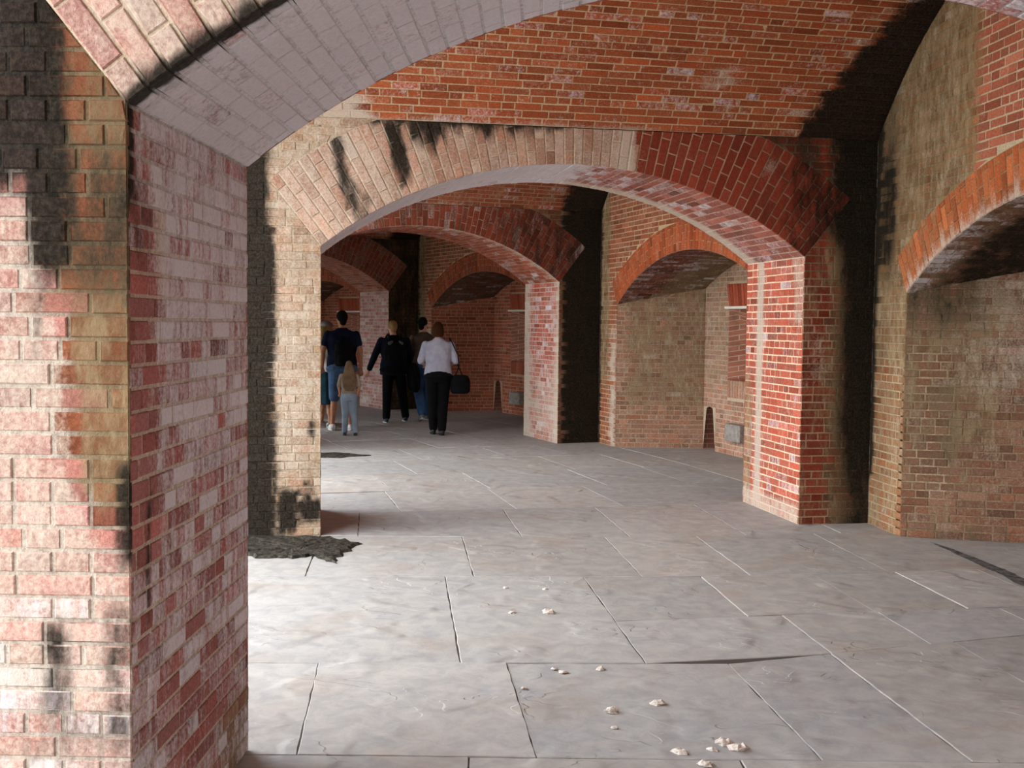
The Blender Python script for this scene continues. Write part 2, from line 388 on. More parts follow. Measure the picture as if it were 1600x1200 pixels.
    def finish(s, limit=300, minpx=7.):
        loc = s.loc
        def join(lst):
            V, F, B, We = [], [], [], []
            for v, f, b, we in lst:
                k = len(V); V += v; F += [tuple(i + k for i in g) for g in f]; B += b; We += we
            return V, F, B, We
        if s.back:
            V, F, B, We = join(s.back); o = mesh_obj('mortar', V, F, M_MO, s.root, B, We, None); fix(o, loc)
        for part, bl in s.parts.items():
            sc = [(s.score(b[4]), i) for i, b in enumerate(bl)]; sc.sort(reverse=True)
            ind = [i for a, i in sc[:limit] if a > minpx * minpx]; rest = set(range(len(bl))) - set(ind)
            for i in ind:
                V, F, B, We = s.brick_geo(bl[i]); c = bl[i][4].mean(0)
                o = mesh_obj(part, V, F, M_BR, None, B, We, c)
                o.parent = s.root; o.location = Vector(c) - Vector(loc)
            if rest:
                V, F, B, We = join([s.brick_geo(bl[i]) for i in sorted(rest)])
                nm = part if not ind else 'small_' + part
                o = mesh_obj(nm, V, F, M_BR, s.root, B, We, None); fix(o, loc); o['kind'] = 'stuff'
def fix(o, loc):
    o.location = (-loc[0], -loc[1], -loc[2])
def lay(wl, part, S, v0, v1, iv, wf, wcoord=None, hp=.4, ch=.0645, L=.203, seed=0, proud=0.):
    """horizontal courses v0..v1 ; iv(v) -> list of (u0,u1) clear intervals"""
    n = max(1, round((v1 - v0) / ch)); ch = (v1 - v0) / n
    for i in range(n):
        a, b = v0 + i * ch + J / 2, v0 + (i + 1) * ch - J / 2
        A, B = iv(a), iv(b)
        if len(A) != len(B):
            A = B = iv((a + b) / 2)
        for (a0, a1), (b0, b1) in zip(A, B):
            lo, hi = min(a0, b0), max(a1, b1)
            hd = R.random() < hp
            u = lo - R.choice((0, .25, .5, .5, .75)) * (L if not hd else L / 2) - (R.random() * L if part == 'brick' and hp < .2 else 0)
            while u < hi:
                l = (L / 2 - J / 2) if (hd if R.random() < .85 else not hd) else L
                if hi - (u + l) < .045: l = hi - u
                x0, x1 = u, u + l; u = x1 + J
                q = [(max(x0, a0), a), (min(x1, a1), a), (min(x1, b1), b), (max(x0, b0), b)]
                if q[1][0] - q[0][0] < .012 and q[2][0] - q[3][0] < .012: continue
                if q[1][0] < q[0][0]: q[1] = q[0] = ((q[0][0] + q[1][0]) / 2, a)
                if q[2][0] < q[3][0]: q[2] = q[3] = ((q[2][0] + q[3][0]) / 2, b)
                wl.quad(part, S, q, wf, proud, wcoord)
def gridof(u0, u1, vlo, vhi, du=.09, dv=.09):
    nu = max(1, math.ceil((u1 - u0) / du)); us = [u0 + (u1 - u0) * i / nu for i in range(nu + 1)]
    hm = max(vhi(u) - vlo(u) for u in us); nv = max(1, math.ceil(hm / dv))
    return [[(u, vlo(u) + (vhi(u) - vlo(u)) * j / nv) for j in range(nv + 1)] for u in us]

def arch_profile(rad, zc, half, ext, spring):
    """left half of the masonry beside an arch ring: |x| of the outer edge of ring at height v"""
    ph = math.asin(half / rad); kx, kz = ext * math.sin(ph), zc + ext * math.cos(ph)
    def f(v):
        if v <= spring: return half
        if v <= kz: return half + (kx - half) * (v - spring) / (kz - spring)
        d = ext * ext - (v - zc) ** 2
        return math.sqrt(d) if d > 0 else 0.
    return f, ph
GP, GPH = arch_profile(AR, AZ, RO - RM, AE, H)
SL = 5.38; SM = SL / 2; SR, SZ, SHW, SE, SSP = 3.77, -1.2, 2.07, 4.12, 1.951
SP, SPH = arch_profile(SR, SZ, SHW, SE, SSP)

def cross_wall(k, wfs, depth, near=True):
    """wall k of the gallery: two piers and the arch between them"""
    wf_face, wf_ring, wf_rev, wf_sof = wfs
    d3 = np.array([*wdir(k), 0]); n3 = np.array([*wnor(k), 0]); o3 = np.array([*W(k, 0), 0])
    Z = np.array([0, 0, 1.])
    Sf = lambda u, v, w_: o3 + d3 * u + Z * v - n3 * w_
    ord_ = {1: 'first', 2: 'second', 3: 'third', 4: 'fourth', 5: 'fifth'}[k]
    txt = PIER_TXT.get(k, ('brick pier far along the gallery on its open side, %s from the viewer' % ord_, 'brick pier far along the gallery by the outer wall, %s from the viewer' % ord_, 'shallow brick arch far along the gallery, %s from the viewer' % ord_))
    far = lambda parent, P, uvs, F: uvmesh('rear_brickwork', P, uvs, F, parent)
    for side in (0, 1):
        ra, rb = ((RE, RI) if side == 0 else (RO, RS))
        L = Wall('brick_pier', txt[side], 'pier', tuple(map(float, (*W(k, (ra + rb) / 2, TH / 2), 0))), depth)
        sg = -1 if side == 0 else 1
        iv = (lambda v: [(ra, RM - GP(v))] if v < VS else []) if side == 0 else (lambda v: [(RM + GP(v), rb)])
        # faces
        zt = lambda u: VS
        if side == 0:
            vis0 = RE
            iv2 = lambda v: [(vis0, max(vis0 + .01, RM - GP(v)))] if RM - GP(v) > vis0 else []
            lay(L, 'brick', Sf, 0, VS, iv2, wf_face, seed=k)
        else:
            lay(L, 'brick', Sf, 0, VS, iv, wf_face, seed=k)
        L.backing(Sf, gridof(ra, rb, lambda u: 0, zt), wf_face) if side else L.backing(Sf, gridof(ra, rb, lambda u: 0, zt, .07, .09), wf_face)
        # the bottom of the ring overlaps the pier face: ring backing is laid 2 mm prouder there
        rr = RI if side == 0 else RO
        q3 = np.array([*W(k, rr), 0]); HH = 2.2625; out = d3 * (1 if side == 0 else -1)
        Sr = (lambda u, v, w_, q3=q3, out=out: q3 + n3 * u + Z * v + out * w_)
        fl = (lambda u, v: (u, v))
        if True:
            if side == 0:
                lay(L, 'reveal_brick', Sr, 0, HH, lambda v: [(J / 2, TH)], wf_rev, hp=.62 if k == 1 else .4)
            else:
                lay(L, 'reveal_brick', Sr, 0, HH, lambda v: [(J / 2, TH)], wf_rev, hp=.45)
            L.backing(Sr, gridof(0, TH, lambda u: 0, lambda u: HH + .012, .06, .08), wf_rev)
        # rear and end faces, plain
        g = lambda u, v: tuple(o3 + d3 * u + Z * v + n3 * TH)
        e = ra if side == 0 else rb
        V = [g(ra, 0), g(rb, 0), g(rb, VS), g(ra, VS), tuple(o3 + d3 * e), tuple(o3 + d3 * e + n3 * TH), tuple(o3 + d3 * e + n3 * TH + Z * VS), tuple(o3 + d3 * e + Z * VS)]
        UV = [(ra, 0), (rb, 0), (rb, VS), (ra, VS), (0, 0), (TH, 0), (TH, VS), (0, VS)]
        far(L, V, UV, [(0, 1, 2, 3), (4, 5, 6, 7)])
        L.finish()
    # arch
    A = Wall('brick_arch', txt[2], 'arch', tuple(map(float, (*W(k, RM, TH / 2), H))), depth)
    Sa = lambda ph, rho, w_: o3 + d3 * (RM + rho * math.sin(ph)) + Z * (AZ + rho * math.cos(ph)) - n3 * w_
    wc = lambda ph, rho: (RM + rho * math.sin(ph), AZ + rho * math.cos(ph))
    top = lambda ph: min(AE, (VS - .004 - AZ) / math.cos(ph))
    n = round(2 * GPH * AR / .074)
    for i in range(n):
        a0 = -GPH + 2 * GPH * i / n; a1 = -GPH + 2 * GPH * (i + 1) / n
        jj = J / 2 / AR
        cuts = [AR, AR + .21, AR + .42, AE] if i % 2 else [AR, AR + .105, AR + .315, AR + .525, AE]
        for c0, c1 in zip(cuts[:-1], cuts[1:]):
            l0, l1 = c0 + J / 2 * (c0 > AR), c1 - J / 2
            t0, t1 = min(l1, top(a0)), min(l1, top(a1))
            if t0 - l0 < .015 and t1 - l0 < .015: continue
            A.quad('arch_brick', Sa, [(a0 + jj, l0), (a1 - jj, l0), (a1 - jj, max(t1, l0 + .004)), (a0 + jj, max(t0, l0 + .004))], wf_ring, .003, wc)
    gr = [[(ph, AR + (top(ph) - AR) * j / 7) for j in range(8)] for ph in np.linspace(-GPH, GPH, 60)]
    A.backing(Sa, gr, wf_ring, wc, w=-.002)
    xc_ = math.sqrt(AE ** 2 - (VS - AZ) ** 2); ex = AE * math.sin(GPH)
    for sg in (-1, 1):
        g_ = [[(RM + sg * x, z) for z in np.linspace(max(H, AZ + (math.sqrt(max(0, AE ** 2 - x * x)) if x <= ex else 0) - .05), VS, 7)] for x in np.linspace(xc_ - .12, RO - RM + .02, 14)]
        A.backing(Sf, g_, wf_face)
    # soffit: u = depth, v = angle
    Ss = lambda u, ph, w_: o3 + d3 * (RM + (AR - w_) * math.sin(ph)) + Z * (AZ + (AR - w_) * math.cos(ph)) + n3 * u
    ws = lambda u, ph: (AR * math.sin(ph), u)
    for i in range(n):
        a0 = -GPH + 2 * GPH * i / n + J / 2 / AR; a1 = -GPH + 2 * GPH * (i + 1) / n - J / 2 / AR
        u = J / 2 + (0 if i % 2 else -.1)
        while u < TH:
            x0, x1 = max(u, .004), min(u + .203, TH - .004); u += .2125
            if x1 - x0 > .03: A.quad('soffit_brick', Ss, [(x1, a0), (x0, a0), (x0, a1), (x1, a1)], wf_sof, 0, ws)
    A.backing(Ss, [[(TH * j / 14, ph) for j in range(15)] for ph in np.linspace(-GPH, GPH, 60)], wf_sof, ws)
    phs = np.linspace(-GPH, GPH, 40); V, UV, F = [], [], []
    for ph in phs:
        x, z = RM + AR * math.sin(ph), AZ + AR * math.cos(ph)
        V += [tuple(o3 + d3 * x + Z * z + n3 * TH), tuple(o3 + d3 * x + Z * VS + n3 * TH)]; UV += [(x, z), (x, VS)]
    for i in range(39): F.append((2 * i, 2 * i + 2, 2 * i + 3, 2 * i + 1))
    far(A, V, UV, F)
    A.finish()
def uvmesh(name, V, UV, F, wl, m=None):
    me = bpy.data.meshes.new(name); me.from_pydata(V, [], F); me.materials.append(m or M_FAR)
    uv = me.uv_layers.new(name='UVMap')
    for l in me.loops: uv.data[l.index].uv = UV[l.vertex_index]
    root = wl.root if isinstance(wl, Wall) else wl
    o = bpy.data.objects.new(name, me); link(o, root)
    if root: o.location = -root.location
    return o

# ------------------------------------------------------------------ vaults
def vault(k, wf, label, depth, bricks=True):
    def frame(r):
        Bp = W(k + 1, r, 0); Ap = W(k, r, TH); b = np.linalg.norm(Ap - Bp) / 2; rad = (b * b + VR * VR) / (2 * VR)
        return Bp, (Ap - Bp) / (2 * b), b, rad, math.asin(min(1, b / rad))
    def pt(r, s, w_):       # s = distance along the curve from wall k+1
        Bp, d, b, rad, pm = frame(r)
        ph = pm - s / rad; x = b - (rad - w_) * math.sin(ph); z = VS + VR - rad + (rad - w_) * math.cos(ph)
        q = Bp + d * x; return np.array([q[0], q[1], z])
    A = Wall('ceiling', label, 'ceiling', tuple(map(float, (*((W(k, RM, TH) + W(k + 1, RM)) / 2), VS + VR))), depth)
    half = lambda r: frame(r)[3] * frame(r)[4]
    smax = half(RS)
    rs = np.linspace(RE, RS, 120); hs = [half(r) for r in rs]
    def iv(s):
        ok = [r for r, h in zip(rs, hs) if h >= s]
        return [(max(27.3 if k == 1 else 28.2, ok[0]), RS - .004)] if ok else []
    if bricks:
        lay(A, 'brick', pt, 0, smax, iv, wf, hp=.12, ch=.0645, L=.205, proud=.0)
    nr = 60
    g = [[(RE + (RS - RE) * i / nr, half(RE + (RS - RE) * i / nr) * j / 30) for j in range(31)] for i in range(nr + 1)]
    A.backing(pt, g, wf)
    V, UV, F = [], [], []
    for i in range(13):
        r = RE + (RS - RE) * i / 12; h = half(r)
        for j in range(25): V.append(tuple(pt(r, h + h * j / 24, 0))); UV.append((r, h * j / 24))
    for i in range(12):
        for j in range(24): a = i * 25 + j; F.append((a, a + 1, a + 26, a + 25))
    uvmesh('rear_brickwork', V, UV, F, A)
    A.finish(minpx=8)

# ------------------------------------------------------------------ outer wall of one bay
def scarp(k, depth, bricks=True):
    A2 = W(k, RS, TH); B2 = W(k + 1, RS, 0); L = np.linalg.norm(A2 - B2); d = (A2 - B2) / L
    n = np.array([-d[1], d[0]]); n = n if n @ (B2 - C) > 0 else -n
    d3, n3, b3, Z = np.array([*d, 0]), np.array([*n, 0]), np.array([*B2, 0]), np.array([0, 0, 1.])
    t = SCARP_TXT[k]
    X = Wall('wall_outer', t, 'wall', tuple(map(float, (*((A2 + B2) / 2), 0))), depth)
    OF = 1.13; wfm, wfr, wfj, wfb, wfs = wf_scarp(k), wf_sring(k), wf_jamb(k), wf_rback(k), wf_rsof(k)
    vr = (SM * SM + VR * VR) / (2 * VR)
    vz = lambda s: VS + VR - vr + math.sqrt(max(0, vr * vr - (s - SM) ** 2))
    vx = lambda v: 0. if v <= VS else SM - math.sqrt(max(0, vr * vr - (v - VS - VR + vr) ** 2))
    # u runs towards the viewer; flip so that quads face inwards
    Sf = lambda u, v, w_: b3 + d3 * u + Z * v - n3 * w_
    etop = SZ + SE
    def iv(v):
        lo, hi = vx(v) + .004, L - vx(v) - .004
        if v < etop - .01:
            p = SP(v); return [(lo, SM - p), (SM + p, hi)]
        return [(lo, hi)] if hi > lo else []
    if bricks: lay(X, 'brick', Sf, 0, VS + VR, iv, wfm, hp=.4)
    lo = lambda u: 0. if abs(u - SM) > SHW else SZ + math.sqrt(SR ** 2 - (u - SM) ** 2)
    for a, b in ((0, SM - SHW), (SM - SHW + 1e-4, SM + SHW - 1e-4), (SM + SHW, L)):
        X.backing(Sf, gridof(a, b, lo, vz, .1, .1), wfm)
    Sa = lambda ph, rho, w_: b3 + d3 * (SM + rho * math.sin(ph)) + Z * (SZ + rho * math.cos(ph)) - n3 * w_
    wc = lambda ph, rho: (SM + rho * math.sin(ph), SZ + rho * math.cos(ph))
    m = round(2 * SPH * SR / .072)
    for i in range(m):
        a0, a1 = -SPH + 2 * SPH * i / m + J / 2 / SR, -SPH + 2 * SPH * (i + 1) / m - J / 2 / SR
        cuts = [SR, SR + .21, SE] if i % 2 else [SR, SR + .105, SR + .30, SE]
        if bricks:
            for c0, c1 in zip(cuts[:-1], cuts[1:]): X.quad('arch_brick', Sa, [(a0, c0 + J / 2), (a1, c0 + J / 2), (a1, c1 - J / 2), (a0, c1 - J / 2)], wfr, .003, wc)
    X.backing(Sa, [[(ph, SR + (SE - SR) * j / 4) for j in range(5)] for ph in np.linspace(-SPH, SPH, 50)], wfr, wc, w=-.002)
    Ss = lambda u, ph, w_: b3 + d3 * (SM + (SR - w_) * math.sin(ph)) + Z * (SZ + (SR - w_) * math.cos(ph)) + n3 * u
    ws = lambda u, ph: (SR * math.sin(ph), u)
    for i in range(m):
        a0, a1 = -SPH + 2 * SPH * i / m + J / 2 / SR, -SPH + 2 * SPH * (i + 1) / m - J / 2 / SR
        u = .004 if i % 2 else -.1
        lim = OF * min(1, (SHW - SR * math.sin(max(abs(a0), abs(a1)))) / .40 + .05)
        while u < OF and bricks:
            x0, x1 = max(u, .004), min(u + .203, OF); u += .2125
            if x1 > lim: x1 = lim
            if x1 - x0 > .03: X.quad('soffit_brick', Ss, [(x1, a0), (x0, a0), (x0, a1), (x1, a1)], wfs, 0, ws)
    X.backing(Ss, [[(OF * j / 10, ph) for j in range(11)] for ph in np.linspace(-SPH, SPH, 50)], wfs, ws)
    # jambs
    jl = math.hypot(.40, OF); jt = lambda x: SZ + math.sqrt(SR ** 2 - (SHW - .40 * x / jl) ** 2)
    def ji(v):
        if v <= SSP: return [(.004, jl)]
        h = math.sqrt(max(0, SR ** 2 - (v - SZ) ** 2)); x = (SHW - h) / .40 * jl
        return [(x, jl)] if x < jl - .02 else []
    for sg in (1, -1):
        s0 = SM - sg * SHW; jd = (d3 * sg * .40 + n3 * OF) / jl; jn = (d3 * sg * OF - n3 * .40) / jl
        q3 = b3 + d3 * s0
        Sj = (lambda u, v, w_, q3=q3, jd=jd, jn=jn: q3 + jd * u + Z * v + jn * w_)
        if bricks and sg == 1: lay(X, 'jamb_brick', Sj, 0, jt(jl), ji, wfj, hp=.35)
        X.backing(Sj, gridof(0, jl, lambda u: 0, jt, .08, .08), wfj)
    # back of the recess with the embrasure opening and the low niche
    Sb = lambda u, v, w_: b3 + d3 * u + Z * v + n3 * (OF - w_)
    e0, e1, ez0, ez1 = 1.69, SL - 1.69, .97, 1.93
    n0, n1, nz = 1.02, 1.37, .50
    btop = lambda u: SZ + math.sqrt(max(0, SR ** 2 - (u - SM) ** 2))
    ntop = lambda u: nz + .09 * math.sin(math.pi * (u - n0) / (n1 - n0)) if n0 < u < n1 else 0
    s_lo, s_hi = SM - SHW + .40, SM + SHW - .40
    def ib(v):
        h = math.sqrt(max(0, SR ** 2 - (v - SZ) ** 2)) if v > SSP else 9
        lo_, hi_ = max(s_lo, SM - h), min(s_hi, SM + h)
        if v < nz + .08: lo_ = n1 + .004
        if .73 < v < ez0: return [(lo_, e0 - .01), (e1 + .01, hi_)]
        if ez0 <= v < ez1 + .3: return [(lo_, e0 - .01), (e1 + .01, hi_)]
        return [(lo_, hi_)] if hi_ > lo_ else []
    if bricks:
        lay(X, 'recess_brick', Sb, 0, SZ + SR, ib, wfb, hp=.45)
        m2 = round((e1 - e0) / .07)
        for i in range(m2):
            a, b = e0 + (e1 - e0) * i / m2 + J / 2, e0 + (e1 - e0) * (i + 1) / m2 - J / 2
            X.quad('recess_brick', Sb, [(a, .745), (b, .745), (b, ez0), (a, ez0)], wfb, .004)
            X.quad('lintel_brick', Sb, [(a, ez1), (b, ez1), (b + (b - SM) * .08, 2.22), (a + (a - SM) * .08, 2.22)], lambda s, z: (RED, CREAM, 0, .1, .1, 0), .006)
    for a, b, fl, fh in ((s_lo, n0, lambda u: 0, btop), (n0, n1, ntop, btop), (n1, e0, lambda u: 0, btop), (e0, e1, lambda u: 0, lambda u: ez0), (e0, e1, lambda u: ez1, btop), (e1, s_hi, lambda u: 0, btop)):
        if b - a > .005: X.backing(Sb, gridof(a, b, fl, fh, .09, .12), wfb)
    def boxin(a, b, z0, z1, dep, nm, a2=None, b2=None, z2=None, z3=None, end=True, m=None):
        a2 = a if a2 is None else a2; b2 = b if b2 is None else b2; z2 = z0 if z2 is None else z2; z3 = z1 if z3 is None else z3
        g = lambda u, v, o: tuple(b3 + d3 * u + Z * v + n3 * (OF + o))
        V = [g(a, z0, 0), g(b, z0, 0), g(b, z1, 0), g(a, z1, 0), g(a2, z2, dep), g(b2, z2, dep), g(b2, z3, dep), g(a2, z3, dep)]
        UV = [(a, z0), (b, z0), (b, z1), (a, z1), (a - dep, z0), (b + dep, z0), (b + dep, z1), (a - dep, z1)]
        F = [(0, 1, 5, 4), (1, 2, 6, 5), (2, 3, 7, 6), (3, 0, 4, 7)] + ([(4, 5, 6, 7)] if end else [])
        uvmesh(nm, V, UV, F, X, m)
    boxin(n0, n1, 0, nz + .10, .45, 'niche')
    boxin(e0, e1, ez0, ez1, .55, 'embrasure_lining', SM - .45, SM + .45, 1.1, 1.75, False)
    # thick outer masonry around the opening throat
    boxin(SM - .45, SM + .45, 1.1, 1.75, .0, 'embrasure_throat', end=False) if False else None
    g = lambda u, v, o: tuple(b3 + d3 * u + Z * v + n3 * (OF + o))
    V, F = [], []
    a, b, z0, z1 = SM - .45, SM + .45, 1.1, 1.75
    V = [g(a, z0, .55), g(b, z0, .55), g(b, z1, .55), g(a, z1, .55), g(a - .3, z0 - .1, 1.3), g(b + .3, z0 - .1, 1.3), g(b + .3, z1 + .1, 1.3), g(a - .3, z1 + .1, 1.3)]
    uvmesh('embrasure_throat', V, [(0, 0)] * 8, [(0, 1, 5, 4), (1, 2, 6, 5), (2, 3, 7, 6), (3, 0, 4, 7)], X)
    V = [g(-1.2, -.3, 1.3), g(SL + 1.2, -.3, 1.3), g(SL + 1.2, 5, 1.3), g(-1.2, 5, 1.3), g(a - .3, z0 - .1, 1.3), g(b + .3, z0 - .1, 1.3), g(b + .3, z1 + .1, 1.3), g(a - .3, z1 + .1, 1.3)]
    uvmesh('outer_face', V, [(v[0], v[2]) for v in V], [(0, 1, 5, 4), (1, 2, 6, 5), (2, 3, 7, 6), (3, 0, 4, 7)], X)
    # ledge whitened for the light on the lintel underside, and a stub of stone
    def block(nm, a, b, z0, z1, o0, o1, m):
        V = [g(x, z, o) for o in (o0, o1) for x, z in ((a, z0), (b, z0), (b, z1), (a, z1))]
        F = [(0, 1, 2, 3), (7, 6, 5, 4), (0, 4, 5, 1), (1, 5, 6, 2), (2, 6, 7, 3), (3, 7, 4, 0)]
        o = mesh_obj(nm, V, F, m, X.root); fix(o, X.loc)
        bv = o.modifiers.new('edge', 'BEVEL'); bv.width = .01; bv.segments = 2
    block('lintel_ledge', e0 - .05, e1 + .05, ez1 - .035, ez1, -.05, .05, M_LEDGE)
    block('stone_stub', 1.85, 2.25, .20, .42, -.12, .05, M_STONE)
    X.finish()
M_LEDGE = noisy('lit_ledge_white', (.72, .68, .60), (.82, .78, .70))
M_STONE = noisy('rough_stone', (.24, .22, .20), (.36, .33, .30))

SCARP_TXT = {1: 'nearest outer brick wall, olive stained above a wide shallow arched recess', 2: 'outer brick wall between second and third pier, tan recess under an orange arch',
 3: 'outer brick wall with dark red recess behind the woman in the pale shirt', 4: 'outer brick wall of the far bay, behind the tall man in navy',
 0: 'outer brick wall beside the viewer before the first arch', 5: 'outer brick wall at the far turn of the gallery'}
SECTION_STRUCT = True
cross_wall(1, (lambda r, z: wf_pier1_front(r, z) if r < RM else wf_face2(r, z), wf_ring1, wf_rev1, wf_sof1), 0)
cross_wall(2, (wf_face2, wf_ring2, wf_rev2, wf_sof2), 1)
cross_wall(3, (wf_face3, wf_ring3, wf_rev3, wf_sof3), 2)
cross_wall(4, (wf_face4, wf_ring4, wf_rev4, wf_sof4), 3)
cross_wall(5, (wf_face4, wf_ring4, wf_rev4, wf_sof4), 4)
vault(1, wf_vault(1), 'orange red brick vault with a black stained edge, between nearest and second arch', 1)
vault(2, wf_vault(2), 'dark red brick vault seen under the second arch', 2)
vault(3, wf_vault(3), 'brown red brick vault above the walking people', 3)
vault(4, wf_vault(4), 'brick vault beyond the fourth arch', 4, False)
vault(0, wf_vault(2), 'brick vault above the viewer before the first arch', 0, False)
vault(-1, wf_vault(2), 'brick vault behind the viewer', 0, False)
for k, dpt in ((1, 1), (2, 2), (3, 3), (4, 4)): scarp(k, dpt)
scarp(0, 0, False); scarp(5, 5, False)

# plain cross walls behind the viewer and at the far end
def plain_wall(k, label, opening=True):
    s = struct('wall_cross', label, 'wall', tuple(map(float, (*W(k, RM), 0))))
    P = lambda r, z, t: tuple(map(float, (*W(k, r, t), z)))
    V, UV, F = [], [], []
    def strip(a, b):
        i = len(V)
        for (p, z) in (*a, *b): V.append(P(p[0], z, p[1])); UV.append((p[0] + p[1], z))
        F.append((i, i + 1, i + 2, i + 3))
    for t in (0, TH):
        for ra, rb in ((RE, RI), (RO, RS + 2)):
            i = len(V)
            for r, z in ((ra, 0), (rb, 0), (rb, 4.6), (ra, 4.6)): V.append(P(r, z, t)); UV.append((r, z))
            F.append((i, i + 1, i + 2, i + 3))
        for ph in np.linspace(-GPH, GPH, 25):
            r = RM + AR * math.sin(ph); z = AZ + AR * math.cos(ph)
            V.append(P(r, z, t)); V.append(P(r, 4.6, t)); UV += [(r, z), (r, 4.6)]
            if ph > -GPH + 1e-6: n = len(V); F.append((n - 4, n - 2, n - 1, n - 3))
    for r in (RE, RI, RO):
        i = len(V)
        for z, t in ((0, 0), (0, TH), (H if r != RE else 4.6, TH), (H if r != RE else 4.6, 0)): V.append(P(r, z, t)); UV.append((t, z))
        F.append((i, i + 1, i + 2, i + 3))
    for j, ph in enumerate(np.linspace(-GPH, GPH, 25)):
        r = RM + AR * math.sin(ph); z = AZ + AR * math.cos(ph)
        V.append(P(r, z, 0)); V.append(P(r, z, TH)); UV += [(0, ph * AR), (TH, ph * AR)]
        if j: n = len(V); F.append((n - 4, n - 3, n - 1, n - 2))
    uvmesh('brickwork', V, UV, F, s)
plain_wall(0, 'plain brick cross wall behind the viewer')
plain_wall(-1, 'plain brick cross wall two bays behind the viewer')
plain_wall(6, 'plain brick cross wall at the far end of the gallery')
vault(5, wf_vault(2), 'brick vault at the far end of the gallery', 5, False)

# roof earth above the vaults and the courtyard front over the open bays
rf = struct('ceiling', 'masonry terrace over the vaults, facing the courtyard', 'roof', tuple(map(float, (*W(2, RE), 4.7))))
V, F, UV = [], [], []
ks = np.linspace(-1.5, 7.2, 60)
for kk in ks:
    a = W(kk, RE - .25, 0); b = W(kk, RS + 2.4, 0)
    V += [(a[0], a[1], 4.75), (b[0], b[1], 4.75), (a[0], a[1], 6.0), (b[0], b[1], 5.6)]; UV += [(kk * 5, 0), (kk * 5, 8), (kk * 5, 1.2), (kk * 5, 9)]
for i in range(59):
    p, q = 4 * i, 4 * i + 4
    F += [(p, q, q + 1, p + 1), (p + 2, p + 3, q + 3, q + 2), (p, p + 2, q + 2, q), (p + 1, q + 1, q + 3, p + 3)]
uvmesh('terrace_slab', V, UV, F, rf)
for k in range(-1, 6):      # spandrel over each open bay
    V, UV, F = [], [], []
    for t in (0, .25):
        A_, B_ = W(k, RE, TH), W(k + 1, RE); b = np.linalg.norm(A_ - B_) / 2; rad = (b * b + VR * VR) / 2 / VR
        for j in range(21):
            x = b * 2 * j / 20; z = VS + VR - rad + math.sqrt(max(0, rad * rad - (x - b) ** 2)); p = B_ + (A_ - B_) * j / 20
            V += [(p[0], p[1], z), (p[0], p[1], 4.76)]; UV += [(x, z), (x, 4.76)]
        break
    for j in range(20): F.append((2 * j, 2 * j + 1, 2 * j + 3, 2 * j + 2))
    p0, p1 = W(k, RE), W(k, RE, TH); n = len(V)
    V += [(p0[0], p0[1], VS), (p1[0], p1[1], VS), (p1[0], p1[1], 4.76), (p0[0], p0[1], 4.76)]; UV += [(0, VS), (TH, VS), (TH, 4.76), (0, 4.76)]; F.append((n, n + 1, n + 2, n + 3))
    uvmesh('courtyard_spandrel', V, UV, F, rf)

def infill(k, label):  # added wall, out of view, holds back courtyard light from a far bay
    A_, B_ = W(k, RE + .1, TH), W(k + 1, RE + .1); L = np.linalg.norm(A_ - B_); d = (A_ - B_) / L; n = np.array([-d[1], d[0]])
    s = struct('wall_light_block', label, 'wall', tuple(map(float, (*((A_ + B_) / 2), 0)))); V, UV, F = [], [], []
    def q(a, b, z0, z1, t):
        i = len(V)
        for u, z in ((a, z0), (b, z0), (b, z1), (a, z1)): p = B_ + d * u + n * t; V.append((p[0], p[1], z)); UV.append((u, z))
        F.append((i, i + 1, i + 2, i + 3))
    def r(a, z0, z1):
        i = len(V)
        for z, t in ((z0, 0), (z0, .4), (z1, .4), (z1, 0)): p = B_ + d * a + n * t; V.append((p[0], p[1], z)); UV.append((t, z))
        F.append((i, i + 1, i + 2, i + 3))
    for t in (0, .4):
        q(0, 1.2, 0, 4.7, t); q(2.9, L, 0, 4.7, t); q(1.2, 2.9, 2.3, 4.7, t)
    r(1.2, 0, 2.3); r(2.9, 0, 2.3)
    i = len(V)
    for a, t in ((1.2, 0), (2.9, 0), (2.9, .4), (1.2, .4)): p = B_ + d * a + n * t; V.append((p[0], p[1], 2.3)); UV.append((a, t))
    F.append((i, i + 1, i + 2, i + 3)); uvmesh('brickwork', V, UV, F, s)
infill(3, 'unseen brick wall with a doorway, added on the courtyard side to dim the third bay')
infill(4, 'unseen brick wall with a doorway, added on the courtyard side to dim the fourth bay')
infill(5, 'unseen brick wall with a doorway, added on the courtyard side to dim the last bay')
